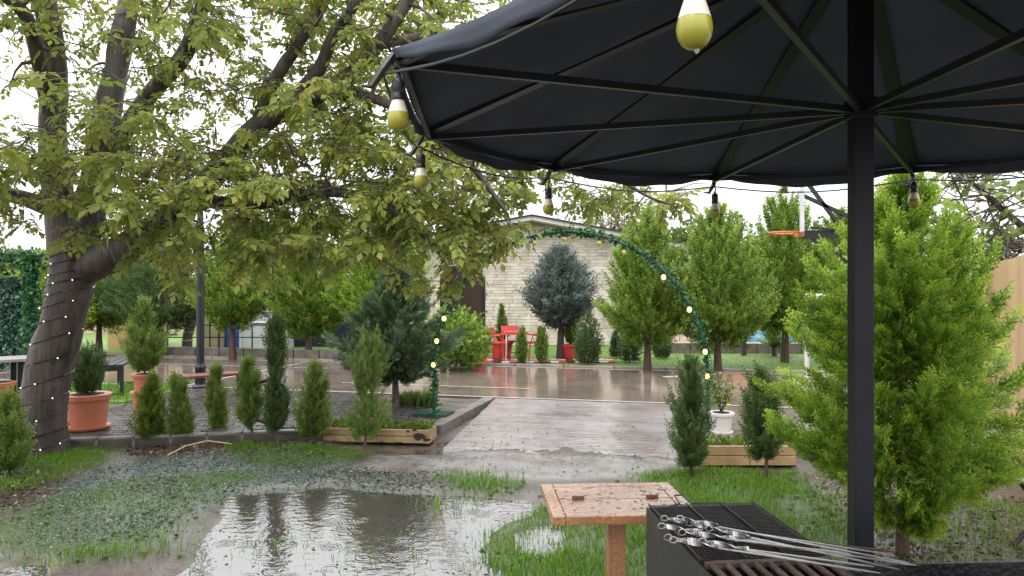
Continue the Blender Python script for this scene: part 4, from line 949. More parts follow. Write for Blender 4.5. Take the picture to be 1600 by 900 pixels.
pot(r, (0, 0, .0), .155, .11, .22, M_terra); crown_on(r, .22, .9, cone(.25, .35, .6), M_thuja, 82, 130, 14, .12, 38)
r = thing('empty_pot', 'lower terracotta pot under the one holding the bushy thuja', 'pot', (b_.x, b_.y, CZ + .01)); pot(r, (0, 0, 0), .17, .12, .23, M_terra)
b_ = Gp(-4, 634, CZ); r = thing('terracotta_pot', 'terracotta pot cut off by the left edge', 'pot', (b_.x, b_.y, CZ + .01)); pot(r, (0, 0, 0), .22, .15, .3, M_terra, True)
b_ = Gp(1127, 676, CZ); r = thing('potted_shrub', 'small leafy shrub in a white plastic pot between two thujas at right', 'potted plant', (b_.x, b_.y, CZ + .005))
pot(r, (0, 0, 0), .135, .1, .21, M_wpot, True)
g = np.random.default_rng(9)
stp = []; lfp = []; lfd = []
stm = MB()
for k in range(9):
    a = g.uniform(0, 6.28); tip_ = Vector((math.cos(a) * g.uniform(.04, .16), math.sin(a) * g.uniform(.04, .16), .21 + g.uniform(.25, .48))); mid = tip_ * .5 + Vector((0, 0, .1)); stm.tube([(0, 0, .2), mid, tip_], [.006, .005, .002], 5)
    for j in range(26): s_ = g.uniform(.35, 1.03); lfp.append(np.array(Vector((0, 0, .2)).lerp(tip_, s_)) + g.normal(0, .025, 3)); lfd.append(g.normal(0, 1, 3))
build('stem', stm, M_bark2, r); link('foliage', crown_mesh('foliage', scatter(SLEAF, np.array(lfp), np.array(lfd), g.uniform(0, 6, len(lfp)), g.uniform(.03, .055, len(lfp))), M_thuja), None, r)
M_yel = mat('yellow_petal', (.6, .45, .05), .5, .2, 10)
build('flower', MB().lathe([(.005, -.012), (.024, -.004), (.03, .01), (.012, .018)], (.06, -.06, .3), 9), M_yel, r, smooth=True)
# red pots beyond the court
b_ = Gp(748, 570, LZ); r = thing('potted_shrub', 'round clipped green shrub in a small red pot at the lawn edge', 'potted plant', b_); pot(r, (0, 0, 0), .15, .1, .2, M_red); crown_on(r, .2, .62, egg(.3), M_thuja, 83, 420, 5, .08, 30, FROND1)
b_ = Gp(891, 561, LZ); r = thing('potted_shrub', 'yellow green columnar shrub in a large red tub by the stone wall', 'potted plant', b_); pot(r, (0, 0, 0), .19, .14, .32, M_red); crown_on(r, .3, .82, column(.14), M_thujay, 84, 320, 5, .09, 60, FROND1)
b_ = Gp(784, 559, LZ); r = thing('potted_shrub', 'yellowish conifer in a broad red tub behind the red bar chairs', 'potted plant', b_); pot(r, (0, 0, 0), .27, .2, .36, M_red); crown_on(r, .34, .8, cone(.16, .2), M_thujay, 85, 260, 5, .09, 50, FROND1)

# raised beds edged with yellow boards
def bed(name, label, A_, B_, depth, hh, seed, plants):
    A_, B_ = Vector(A_), Vector(B_); d = (B_ - A_).normalized(); s = Vector((-d.y, d.x, 0)); L_ = (B_ - A_).length; ang = math.atan2(d.y, d.x)
    r = thing(name, label, 'planter', (A_ + B_) / 2)
    for k in range(2):
        z = .005 + hh * (k + .5) / 2
        for j in range(2):
            c_ = A_ + d * L_ * (j + .5) / 2 + Vector((0, 0, z)); wpart('board', MB().box(c_ + s * (.004 * k), (L_ / 2 - .006, .035, hh / 2 - .006), ang), M_wood_y, r, bevel=.005)
        for e_, f_ in ((A_, -1), (B_, 1)):
            c_ = e_ + s * (depth / 2 + .02) + Vector((0, 0, z)); wpart('board', MB().box(c_ - d * f_ * .02, (.035, depth - .008, hh / 2 - .006), ang), M_wood_y, r, bevel=.005)
    wpart('soil', MB().box((A_ + B_) / 2 + s * (depth / 2 + .02) + Vector((0, 0, hh * .42)), (L_ - .06, depth - .02, hh * .8), ang), M_soil, r)
    g = np.random.default_rng(seed); n_ = plants
    t_ = g.random(n_); q = np.array(A_)[None] + np.array(d)[None] * (t_ * L_)[:, None] + np.array(s)[None] * (.05 + g.random(n_) * (depth - .06))[:, None]; q[:, 2] = hh * .85 + g.random(n_) * .05 * (.4 + np.abs(np.sin(t_ * 9)))
    stuff(wpart('bedding_plants', crown_mesh('bedding_plants', scatter(SLEAF, q, np.concatenate([g.normal(0, .6, (n_, 2)), np.ones((n_, 1))], 1), g.uniform(0, 6, n_), g.uniform(.025, .055, n_)), M_thujay), None, r))
    return r, A_, d, s, L_
r, A_, d_, s_, L_ = bed('raised_bed', 'left raised bed with peeling yellow boards and low green plants', Gp(505, 690), Gp(672, 694), .33, .15, 1, 900)
M_scar = mat('rotten_patch', (.035, .015, .018), .6, .5, 25, .9, 60)
for k, (tt, z, w_, h_) in enumerate([(.9, .085, .14, .09), (.8, .14, .05, .03), (.97, .05, .09, .05), (.55, .012, .12, .02), (.72, .012, .1, .02), (.86, .15, .06, .02)]):
    c_ = A_ + d_ * L_ * tt - s_ * .019 + Vector((0, 0, z)); gg = random.Random(k); V_ = []
    for i in range(14):
        a = i / 14 * 6.283; rr_ = gg.uniform(.6, 1.15); V_.append(c_ + d_ * math.cos(a) * w_ / 2 * rr_ + Vector((0, 0, math.sin(a) * h_ / 2 * rr_)))
    mbs = MB(); mbs.add(V_ + [v - s_ * .004 for v in V_], [tuple(range(14, 28))] + [(i, (i + 1) % 14, (i + 1) % 14 + 14, i + 14) for i in range(14)]); wpart('rotten_patch', mbs, M_scar, r)
bed('raised_bed', 'right raised bed with yellow boards below the white flower pot', Gp(1098, 728), Gp(1244, 728), .36, .19, 2, 420)

# rosemary-like tuft beside the pine
N = 900; c_ = Gp(652, 633, CZ); P_ = np.stack([c_.x + rng.uniform(-.22, .25, N), c_.y + rng.uniform(-.1, .15, N), np.full(N, CZ - .01)], 1)
o = link('lily_clump', crown_mesh('lily_clump', scatter(BLADE, P_, np.stack([rng.normal(0, .15, N), rng.normal(0, .15, N), np.ones(N)], 1), rng.uniform(0, 6, N), rng.uniform(.12, .24, N)), M_thuja)); tag(stuff(o), 'clump of upright dark green leaves between pine trunk and arch', 'plant')
# yucca by the pool
b_ = Gp(1210, 556, LZ); y_ = thing('yucca', 'spiky green yucca at the end of the low block wall', 'plant', b_)
build('stem', MB().tube([(0, 0, -.02), (0, 0, .25)], [.06, .05], 8), M_bark, y_)
g = np.random.default_rng(4); N = 130; d = g.normal(0, 1, (N, 3)); d[:, 2] = np.abs(d[:, 2]) * .8 + .05
V_, T_, a_, r_ = scatter((BL_ * np.array([1, .7, 1]), BLADE[1], BLADE[2]), np.tile(np.array([[0, 0, .22]]), (N, 1)) + g.normal(0, .02, (N, 3)), d, g.normal(0, .3, N), g.uniform(.45, .7, N)); link('leaves', mesh_np('leaves', V_, T_, M_thuja, {'tip': a_, 'rnd': r_}), None, y_)

# ================================================================== ARCH WITH GARLAND
AL, AR = Gp(678, 648, CZ), Gp(1106, 668, CZ); ad = (AR - AL).normalized(); Wd = (AR - AL).length; ra = Wd / 2; zc = CZ + .6
ar = thing('garland_arch', 'tall round arch wrapped in green garland and hung with lit bulbs', 'arch', (AL + AR) / 2)
path = [AL + Vector((0, 0, z)) for z in np.linspace(.0, .58, 6)] + [(AL + AR) / 2 - ad * ra * math.cos(a) + Vector((0, 0, zc - CZ + ra * 1.0 * math.sin(a))) for a in np.linspace(0, math.pi, 40)] + [AR + Vector((0, 0, z)) for z in np.linspace(.58, .0, 6)]
M_gpaint = mat('green_enamel', (.012, .085, .045), .3, .2, 8)
wpart('frame', MB().tube(path, .018, 8), M_gpaint, ar, smooth=True)
sn = Vector((-ad.y, ad.x, 0))
for f_ in (AL, AR):
    for k in range(-2, 3): wpart('foot', MB().bar(f_ + ad * (-.22) + sn * k * .07 + Vector((0, 0, .018)), f_ + ad * .22 + sn * k * .07 + Vector((0, 0, .018)), .03, .02), M_gpaint, ar)
    wpart('foot', MB().bar(f_ - sn * .2 + Vector((0, 0, .04)), f_ + sn * .2 + Vector((0, 0, .04)), .03, .02), M_gpaint, ar)
g = np.random.default_rng(12); cum = [0]
for i in range(1, len(path)): cum.append(cum[-1] + (path[i] - path[i - 1]).length)
def on_path(s):
    i = min(max(1, int(np.searchsorted(cum, s))), len(path) - 1); f = (s - cum[i - 1]) / max(1e-6, cum[i] - cum[i - 1]); return path[i - 1].lerp(path[i], min(1, max(0, f)))
N = 2000; ss = g.uniform(.1, cum[-1] - .25, N); pos = np.array([on_path(s) for s in ss]); wob = .026 + .03 * np.abs(np.sin(ss * 5.3 + np.sin(ss * 2.1))) ** 2
pos += g.normal(0, 1, (N, 3)) * wob[:, None] * .75
stuff(wpart('garland', crown_mesh('garland', scatter(SLEAF, pos, g.normal(0, 1, (N, 3)), g.uniform(0, 6, N), g.uniform(.032, .066, N)), M_ivy), None, ar))
M_lit = mat('lit_bulb', (1, .85, .4), .3, 0, emit=(1, .76, .2), estr=1.5); M_ybulb = mat('yellow_bulb', (.45, .38, .05), .25, .1, 9, coat=.5); M_sock = mat('black_socket', (.012, .012, .013), .4, .2, 20)
def small_bulb(c_, lit):
    o_ = wpart('bulb', MB().lathe([(.001, -.045), (.018, -.04), (.027, -.02), (.026, -.003), (.018, .012), (.013, .02)], c_, 12), M_lit if lit else M_ybulb, ar, smooth=True)
    s2 = build('socket', MB().lathe([(.014, .018), (.016, .02), (.016, .06), (.008, .068)], c_, 10), M_sock, o_, smooth=True)
for px, py, lit in [(709, 492, 1), (694, 523, 1), (683, 558, 1), (1019, 437, 1), (1058, 479, 1), (1091, 537, 1), (1108, 575, 1), (966, 402, 0), (843, 388, 0), (881, 383, 0), (932, 390, 0), (760, 432, 1), (800, 402, 0)]:
    best = min(np.linspace(0, cum[-1], 300), key=lambda s: (800 + F * on_path(s).x / on_path(s).y - px) ** 2 + (450 - F * (on_path(s).z - CAMZ) / on_path(s).y - py) ** 2); q = on_path(best)
    small_bulb(q + Vector((random.uniform(-.02, .02), -.05, -.085)), lit)

# ================================================================== LAMP POST, BENCHES, LEFT FURNITURE
b_ = Gp(313, 606, CZ); lpst = thing('lamp_post', 'tall slim black lamp post on the paved patio', 'lamp post', b_)
build('post', MB().lathe([(.06, 0), (.06, 2.5), (.05, 2.55), (.045, 2.9)], (0, 0, 0), 16), M_dark, lpst, smooth=True)
build('base', MB().lathe([(.12, 0), (.12, .03), (.085, .06), (.08, .3), (.088, .31), (.088, .34), (.07, .36), (.065, .4)], (0, 0, 0), 16), M_dark, lpst, smooth=True)
build('lantern', MB().lathe([(.05, 2.88), (.08, 2.92), (.11, 3.12), (.13, 3.13), (.05, 3.22), (.02, 3.25)], (0, 0, 0), 12), M_dark, lpst, smooth=True)
M_redwood = mat('red_brown_wood', (.16, .045, .03), .35, .3, 12, .3, 50)
def bench(label, A_, B_, hh, wd, top, seat_m=M_dark, name='bench'):
    A_, B_ = Vector(A_), Vector(B_); d = (B_ - A_).normalized(); s = Vector((-d.y, d.x, 0)); r = thing(name, label, 'bench', (A_ + B_) / 2)
    for k in range(3): wpart('seat_board', MB().bar(A_ + s * (k - 1) * wd / 3 + Vector((0, 0, hh)), B_ + s * (k - 1) * wd / 3 + Vector((0, 0, hh)), wd / 3 - .012, .035), seat_m, r, bevel=.004)
    for e_ in (A_ + d * .06, B_ - d * .06):
        for f_ in (-1, 1): wpart('leg', MB().box(e_ + s * f_ * wd * .42 + Vector((0, 0, hh / 2 - .01)), (.045, .045, hh - .03), math.atan2(d.y, d.x)), M_dark, r)
        wpart('cross_bar', MB().bar(e_ - s * wd * .42 + Vector((0, 0, hh - .05)), e_ + s * wd * .42 + Vector((0, 0, hh - .05)), .04, .06), M_dark, r); wpart('cross_bar', MB().bar(e_ - s * wd * .42 + Vector((0, 0, .04)), e_ + s * wd * .42 + Vector((0, 0, .04)), .04, .03), M_dark, r)
    return r
a = Gp(172, 622, CZ); bench('black framed bench seen end on behind the large terracotta pot', a, a + Vector((-.5, 1.5, 0)), .46, .34, 0)
a, c_ = Gp(272, 628, CZ), Gp(384, 618, CZ); bench('red brown slatted bench with black legs at the foot of the lamp post', a, c_, .34, .36, 0, M_redwood)
a = Gp(-60, 640, CZ); c_ = Gp(66, 628, CZ)
r = thing('garden_table', 'pale plank table with black legs behind the leaning trunk at far left', 'table', a)
M_pale = mat('pale_plank', (.26, .24, .22), .3, .2, 8, .2)
d = (c_ - a).normalized(); s = Vector((-d.y, d.x, 0)); 
for k in range(4): wpart('plank', MB().bar(a + s * (k * .16) + Vector((0, 0, .6)), c_ + s * (k * .16) + Vector((0, 0, .6)), .15, .04), M_pale, r, bevel=.004)
for e_ in (a + d * .2, c_ - d * .25):
    for f_ in (.05, .45): wpart('leg', MB().box(e_ + s * f_ + Vector((0, 0, .29)), (.07, .05, .58), math.atan2(d.y, d.x)), M_dark, r)
# bicycle-wheel like black hoop behind the two tier thuja
hc = Gp(430, 668, CZ) + Vector((0, -.25, .34)); hp_ = [hc + Vector((math.cos(a) * .22, math.sin(a) * .06, math.sin(a) * .22)) for a in np.linspace(0, 2 * math.pi, 33)]
hw = thing('black_hoop', 'black tyre like hoop leaning behind the two tier thuja', 'hoop', hc - Vector((0, 0, .34)))
wpart('tyre', MB().tube(hp_, .018, 8, cap=False), M_dark, hw, smooth=True)
for k in range(4):
    a = k * math.pi / 4 + .3; wpart('spoke', MB().bar(hc + Vector((math.cos(a) * .22, math.sin(a) * .06, math.sin(a) * .22)), hc - Vector((math.cos(a) * .22, math.sin(a) * .06, math.sin(a) * .22)), .008, .008), M_dark, hw)
# ivy wall and ivy post far left
d_iv = 14.5
iv = thing('ivy_screen', 'screen panel covered in artificial green ivy at the far left', 'screen', Wp(0, 545, d_iv)); 
xa, xb = (-60 - 800) / F * d_iv, (38 - 800) / F * d_iv; z1 = CAMZ + 18 / F * d_iv
wpart('board', MB().box(((xa + xb) / 2, d_iv + .03, (z1 + .1) / 2), (xb - xa, .04, z1 - .1)), M_gpaint, iv)
g = np.random.default_rng(15); N = 3000; P_ = np.stack([g.uniform(xa, xb, N), np.full(N, d_iv) - g.random(N) * .04, g.uniform(.12, z1, N)], 1); dd = np.stack([g.normal(0, .5, N), -np.ones(N) * .5, g.normal(-.5, .4, N)], 1)
M_ivy2 = leaf_mat('faded_ivy', [(0, (.02, .06, .035)), (.6, (.06, .13, .09)), (1, (.18, .26, .2))], .1, .4, .2)
stuff(wpart('ivy', crown_mesh('ivy', scatter(SLEAF, P_, dd, g.normal(0, .6, N), g.uniform(.06, .11, N)), M_ivy2), None, iv))
po = thing('ivy_post', 'post and top beam wrapped in dark green ivy left of the leaning trunk', 'post', Wp(48, 540, d_iv - .3))
xp = (48 - 800) / F * (d_iv - .3); zt = CAMZ + 47 / F * d_iv
wpart('post', MB().box((xp, d_iv - .3, zt / 2), (.12, .12, zt)), M_gpaint, po); wpart('beam', MB().box((xp - .6, d_iv - .3, zt), (1.9, .08, .08)), M_gpaint, po)
N = 1500; P_ = np.concatenate([np.stack([xp + g.normal(0, .07, N), d_iv - .3 + g.normal(0, .07, N), g.uniform(.1, zt, N)], 1), np.stack([g.uniform(xp - 1.5, xp + .35, 500), d_iv - .3 + g.normal(0, .05, 500), zt + g.normal(0, .05, 500)], 1)])
stuff(wpart('ivy', crown_mesh('ivy', scatter(SLEAF, P_, g.normal(0, 1, P_.shape), g.uniform(0, 6, len(P_)), g.uniform(.07, .12, len(P_))), M_ivy), None, po))
# leaning wrapped stump by the railing
b_ = Gp(293, 551, LZ); r = thing('wrapped_stump', 'leaning grey tree stump bound with pale bands left of the lamp post', 'stump', b_)
build('trunk', MB().tube([(-.02, 0, -.02), (0, 0, .4), (.12, 0, .8), (.22, 0, 1.15)], [.13, .115, .12, .08], 10), mat('grey_bark', (.16, .12, .12), .6, .4, 12, .6), r, smooth=True)
for z, x in ((.08, 0), (.3, 0), (.5, .03), (.85, .12)): build('band', MB().lathe([(.135, z - .015), (.14, z), (.135, z + .015)], (x, 0, 0), 12), M_wh, r)
# fallen stick by the trunk
b_ = Gp(305, 700); r = tag(build('fallen_stick', MB().tube([Gp(262, 716) + Vector((0, 0, .03)), Gp(290, 706) + Vector((0, 0, .06)), Gp(325, 699) + Vector((0, 0, .07)), Gp(362, 701) + Vector((0, 0, .05))], [.008, .009, .008, .005], 6), M_lath), 'thin pale fallen stick on the ground right of the trunk', 'stick')

# ================================================================== RED BAR FURNITURE
def chair(label, loc, rz):
    r = thing('bar_chair', label, 'chair', loc, 'red chairs on the lawn', rz)
    build('seat', MB().box((0, 0, .4), (.36, .34, .035)), M_red, r, bevel=.008)
    bk = MB().add([(-.18, .17, .52), (.18, .17, .52), (.2, .21, .72), (-.2, .21, .72), (-.18, .14, .52), (.18, .14, .52), (.2, .18, .72), (-.2, .18, .72)], [(0, 1, 2, 3), (7, 6, 5, 4), (0, 4, 5, 1), (1, 5, 6, 2), (2, 6, 7, 3), (3, 7, 4, 0)]); build('backrest', bk, M_red, r, bevel=.006)
    for sx in (-1, 1):
        build('leg', MB().tube([(sx * .15, -.14, .4), (sx * .19, -.19, 0)], .016, 6), M_red, r)
        build('leg', MB().tube([(sx * .18, .19, .7), (sx * .16, .15, .4), (sx * .19, .22, 0)], .016, 6), M_red, r)
        build('armrest', MB().tube([(sx * .185, .17, .56), (sx * .19, -.1, .56), (sx * .17, -.13, .4)], .014, 6), M_red, r)
    build('stretcher', MB().bar((-.17, -.165, .16), (.17, -.165, .16), .02, .02), M_red, r)
    return r
chair('red plastic chair left of the red table', Gp(779, 565, LZ), R(70)); chair('red plastic chair facing forward behind the red table', Gp(798, 561, LZ), R(8)); chair('red plastic chair right of the slim thuja', Gp(834, 564, LZ), R(-70))
b_ = Gp(806, 564, LZ); r = thing('bar_table', 'small red topped table with white legs among the red chairs', 'table', b_)
build('table_top', MB().box((0, 0, .62), (.5, .5, .03)), M_red, r, bevel=.006)
for sx in (-1, 1):
    for sy in (-1, 1): build('leg', MB().tube([(sx * .2, sy * .2, .61), (sx * .21, sy * .21, 0)], .018, 6), M_wpot, r)
mt = thing('checkered_mat', 'red white and black checkered tile mat under the red chairs', 'mat', Gp(820, 564, LZ))
M_bk = mat('black_tile', (.02, .02, .02), .3, .2, 9)
for i in range(16):
    for j in range(5):
        q = Gp(758, 567, LZ) + Vector((.17 * i + .085, .17 * j, .02)); wpart('tile', MB().box(q, (.165, .165, .02)), [M_red, M_wpot, M_bk][(i * 2 + j * 5 + (i * j) % 3) % 3], mt)

# ================================================================== BASKETBALL HOOP AND GOAL
hd = 10.9
hp0 = thing('basketball_hoop', 'basketball backboard seen edge on with orange ring and black support arms', 'basketball hoop', (6.3, hd, CZ))
xr = (1253 - 800) / F * hd; zr = CAMZ + 86 / F * hd
wpart('backboard', MB().box((xr, hd, zr + .42), (.05, 1.05, .88), R(-20.5)), M_wh, hp0, bevel=.008)
M_or = mat('orange_ring', (.6, .17, .05), .4, .15, 10)
wpart('ring', MB().tube([Vector((xr - .26 + .225 * math.cos(a), hd + .225 * math.sin(a), zr)) for a in np.linspace(0, 2 * math.pi, 29)], .014, 8, cap=False), M_or, hp0, smooth=True)
wpart('bracket', MB().box((xr - .04, hd, zr - .02), (.1, .14, .07)), M_or, hp0)
for k in range(10):
    a = k * .628; wpart('hook', MB().tube([(xr - .26 + .225 * math.cos(a), hd + .225 * math.sin(a), zr), (xr - .26 + .215 * math.cos(a), hd + .215 * math.sin(a), zr - .035)], .006, 5), M_or, hp0)
wpart('arm', MB().bar((xr + .03, hd, zr - .03), (6.35, hd, zr + .03), .1, .12), M_dark, hp0); wpart('arm', MB().bar((xr + .03, hd - .25, zr + .06), (xr + .9, hd, zr), .03, .03), M_dark, hp0)
wpart('strut', MB().bar((xr + .02, hd, zr + .82), (xr + .62, hd, zr + .02), .05, .05), M_dark, hp0); wpart('strut', MB().bar((xr + .02, hd, zr + .55), (xr + 1.1, hd, zr + .05), .05, .05), M_dark, hp0)
wpart('strut', MB().bar((xr + .16, hd, zr - .08), (6.3, hd, CZ + 1.0), .05, .05), M_dark, hp0); wpart('post', MB().box((6.35, hd, (zr + CZ) / 2), (.14, .14, zr - CZ + .1)), M_dark, hp0)
gd = 11.0; gx_ = (1261 - 800) / F * gd; gz = CAMZ - 13 / F * gd
go = thing('football_goal', 'small white pipe football goal behind the big cypress', 'goal', (gx_, gd, CZ)); M_pipe = mat('white_pipe', (.62, .6, .57), .35, .1, 9)
e_ = Vector((gx_ + .75, gd - .9, 0))
for q in (Vector((gx_, gd, 0)), e_): wpart('post', MB().tube([(q.x, q.y, CZ), (q.x, q.y, gz)], .038, 10), M_pipe, go, smooth=True); wpart('stay', MB().tube([(q.x, q.y, gz), (q.x + .8, q.y + .4, CZ + .03)], .03, 8), M_pipe, go)
wpart('crossbar', MB().tube([(gx_ - .01, gd, gz), (e_.x, e_.y, gz)], .045, 10), M_pipe, go, smooth=True)

# ================================================================== BACKGROUND TREES
def bgtree(label, px, d, top, wpx, m, seed, n=3000, size=.16, twigs=120, zc=.6, name='background_tree', group='trees behind the garden', leafy=1.0, cat='tree'):
    x = (px - 800) / F * d; H = CAMZ - (top - 450) / F * d; Rr = wpx / 2 / F * d; g = np.random.default_rng(seed)
    r = thing(name, label, cat, (x, d, 0), group)
    build('trunk', MB().tube([(0, 0, -.1), (.05, 0, H * .3), (0, .05, H * .6), (0, 0, H * .9)], [.16, .13, .08, .02], 8), M_bark, r, smooth=True)
    cl = g.normal(0, 1, (26, 3)); cl /= np.linalg.norm(cl, axis=1, keepdims=True); cl *= g.random((26, 1)) ** .5; cl = cl * np.array([Rr, Rr, H * (1 - zc) * .95]) * .8 + np.array([0, 0, H * zc])
    sg = []
    for c_ in cl:
        st = np.array([0, 0, max(.3, min(c_[2] - .5, H * .75))]); sg.append((st, (st + c_) / 2 + np.array([0, 0, .1]), .05, .03)); sg.append(((st + c_) / 2 + np.array([0, 0, .1]), c_, .03, .012))
        for k in range(twigs // 26 + 2):
            e_ = c_ + g.normal(0, .3, 3) * np.array([Rr, Rr, Rr]) * .8; sg.append((c_, e_, .012, .004))
    V_, Q_ = tubes_np(sg, 4); stuff(link('twigs', mesh_np('twigs', V_, Q_, M_bark), None, r))
    k = g.integers(0, 26, n); P_ = cl[k] + g.normal(0, 1, (n, 3)) * np.array([Rr, Rr, H * .14]) * .26
    stuff(link('foliage', crown_mesh('foliage', scatter(SLEAF, P_, g.normal(0, 1, (n, 3)), g.uniform(0, 6, n), size * g.uniform(.6, 1.3, n)), m), None, r))
bgtree('pale sparse spring tree above the gable roof', 955, 27, 318, 150, M_sparse, 101, 1500, .13, 260, .72)
bgtree('green leafy tree behind the shed between two cypresses', 1095, 27, 318, 190, M_hedge, 102, 3400, .2, 120, .66)
bgtree('leafy tree behind the basketball backboard arm', 1320, 26, 322, 130, M_hedge, 103, 2000, .2, 120, .62)
bgtree('green tree line seen left of the leaning trunk', 20, 30, 372, 170, M_hedge, 104, 3200, .25, 80, .6)
bgtree('green tree behind the walnut crown at left', 200, 32, 370, 240, M_hedge, 105, 3000, .28, 80, .6)
bgtree('green tree behind the cypresses left of the building', 420, 31, 350, 260, M_hedge, 106, 3200, .28, 80, .6)
bgtree('rounded green tree behind the left end of the building', 610, 30, 355, 170, M_hedge, 107, 2600, .25, 80, .6)
bgtree('small green tree behind the tall wide cypress', 1200, 29, 345, 150, M_hedge, 108, 2200, .22, 80, .62)
# tree reaching over the tan fence
d = 10.2
x = (1600 - 800) / F * d + .9
r = thing('fruit_tree', 'tree with tangled dark branches and pale green leaves over the tan fence', 'tree', (x, d, 0))
g = np.random.default_rng(33)
build('trunk', MB().tube([(0, 0, -.1), (-.05, 0, .9), (-.2, 0, 1.9), (-.4, 0, 2.3)], [.14, .12, .1, .07], 9), M_bark, r, smooth=True)
sg = []; ends = []
for lm_ in [[(-.2, 0, 1.9), (-.8, -.1, 2.25), (-1.5, -.1, 2.3), (-2.2, 0, 2.65)], [(-.3, 0, 2.1), (-.9, .1, 2.6), (-1.4, .2, 3.1), (-1.9, .1, 3.4)], [(-.4, 0, 2.3), (-.8, -.2, 2.9), (-.9, -.3, 3.5)], [(-.2, 0, 1.9), (-.8, .2, 2.05), (-1.5, .3, 2.1), (-2.0, .2, 2.25)], [(-.4, 0, 2.3), (0, .2, 3.0), (.3, .2, 3.6)]]:
    o_, rr0 = smooth_path(lm_, np.linspace(.06, .02, len(lm_)), 5)
    build('limb', MB().tube(o_, rr0, 7), M_bark, r, smooth=True)
    for q in o_[4:]:
        for k in range(4):
            A_ = np.array(q)
            dv = g.normal(0, 1, 3) * np.array([.3, .3, .22])
            for j in range(3):
                B_ = A_ + dv + g.normal(0, .1, 3); sg.append((A_, B_, .014 - .004 * j, .010 - .003 * j)); A_ = B_; dv = dv * .7 + g.normal(0, .12, 3); ends.append(B_)
V_, Q_ = tubes_np(sg, 5); stuff(link('twigs', mesh_np('twigs', V_, Q_, M_bark), None, r))
ends = np.array(ends); k = g.integers(0, len(ends), 1300); P_ = ends[k] + g.normal(0, .07, (1300, 3))
M_pale_leaf = leaf_mat('pale_spring_leaf', [(0, (.16, .22, .06)), (.5, (.26, .34, .1)), (1, (.38, .44, .16))], .5, .4, .2)
stuff(link('foliage', crown_mesh('foliage', scatter(SLEAF, P_, g.normal(0, 1, (1300, 3)) + np.array([0, 0, -.3]), g.uniform(0, 6, 1300), g.uniform(.09, .17, 1300)), M_pale_leaf), None, r))

# ================================================================== UMBRELLA
UC = Vector((1.226, 2.6)); UR = 1.65; UZ = CAMZ + .624; AP = UZ + .62; ANG = [R(236 - 36 * i) for i in range(10)]
um = thing('patio_umbrella', 'large dark navy round umbrella with straight ribs on a square black pole', 'umbrella', (UC.x, UC.y, 0))
M_fab = mat('navy_canvas', (.098, .112, .138), .8, .2, 2.2, .15, 160, transl=.3, spec=.1)
M_pole = mat('black_paint', (.011, .012, .018), .42, .3, 5, .02, 90, spec=.35)
M_ribm = mat('rib_paint', (.018, .02, .026), .4, .3, 14, .05, 60)
wpart('pole', MB().box((UC.x, UC.y, AP / 2), (.066, .066, AP)), M_pole, um, bevel=.004)
wpart('base', MB().box((UC.x, UC.y, .02), (.4, .4, .04)), M_pole, um, bevel=.006)
wpart('hub', MB().box((UC.x, UC.y, UZ + .005), (.085, .085, .07)), M_pole, um, bevel=.004)
RP = [Vector((UC.x + UR * math.cos(a), UC.y + UR * math.sin(a), UZ)) for a in ANG]; CT = Vector((UC.x, UC.y, AP))
for i in range(10):
    a, c_ = RP[i], RP[(i + 1) % 10]; mb = MB(); NS, NT = 14, 10
    for t_ in range(NT + 1):
        for s_ in range(NS + 1):
            f, e_ = .03 + .97 * t_ / NT, s_ / NS; q = CT.lerp(a.lerp(c_, e_), f); q.z += .035 - .035 * math.sin(math.pi * e_) * f - .05 * math.sin(math.pi * f) * .6 + (1 - f ** 6) * math.sin(math.pi * e_) * (.007 * math.sin(e_ * 9 + f * 5 + i * 2.1) + .005 * math.sin(f * 21 + i + e_ * 4))
            mb.v.append(tuple(q))
    for t_ in range(NT):
        for s_ in range(NS): k = t_ * (NS + 1) + s_; mb.f.append((k, k + 1, k + NS + 2, k + NS + 1))
    pn = wpart('canopy_panel', mb, M_fab, um, smooth=True, solid=.003)
    va = MB()
    for t_ in range(4):
        for s_ in range(NS + 1):
            e_ = s_ / NS; q = a.lerp(c_, e_); o_ = (q.to_2d() - UC).normalized(); z = UZ + .035 - .035 * math.sin(math.pi * e_) - (.026 + .034 * math.sin(math.pi * e_) + .004 * math.sin(e_ * 23 + i)) * t_ / 3
            w_ = .004 + .008 * math.sin(e_ * 17 + i * 2) * t_ / 3; va.v.append((q.x + o_.x * w_, q.y + o_.y * w_, z))
    for t_ in range(3):
        for s_ in range(NS): k = t_ * (NS + 1) + s_; va.f.append((k, k + 1, k + NS + 2, k + NS + 1))
    build('valance', va, M_fab, pn, smooth=True, solid=.003)
    wpart('rib', MB().bar(RP[i] + Vector((0, 0, .008)), CT + Vector((0, 0, -.02)), .055, .012), M_ribm, um)
    wpart('strut', MB().bar(RP[i] + Vector((0, 0, -.004)), (UC.x, UC.y, UZ), .018, .022), M_ribm, um)
    wpart('edge_rail', MB().bar(a + (Vector((*UC, UZ)) - a) * .012, c_ + (Vector((*UC, UZ)) - c_) * .012, .02, .02), M_ribm, um)
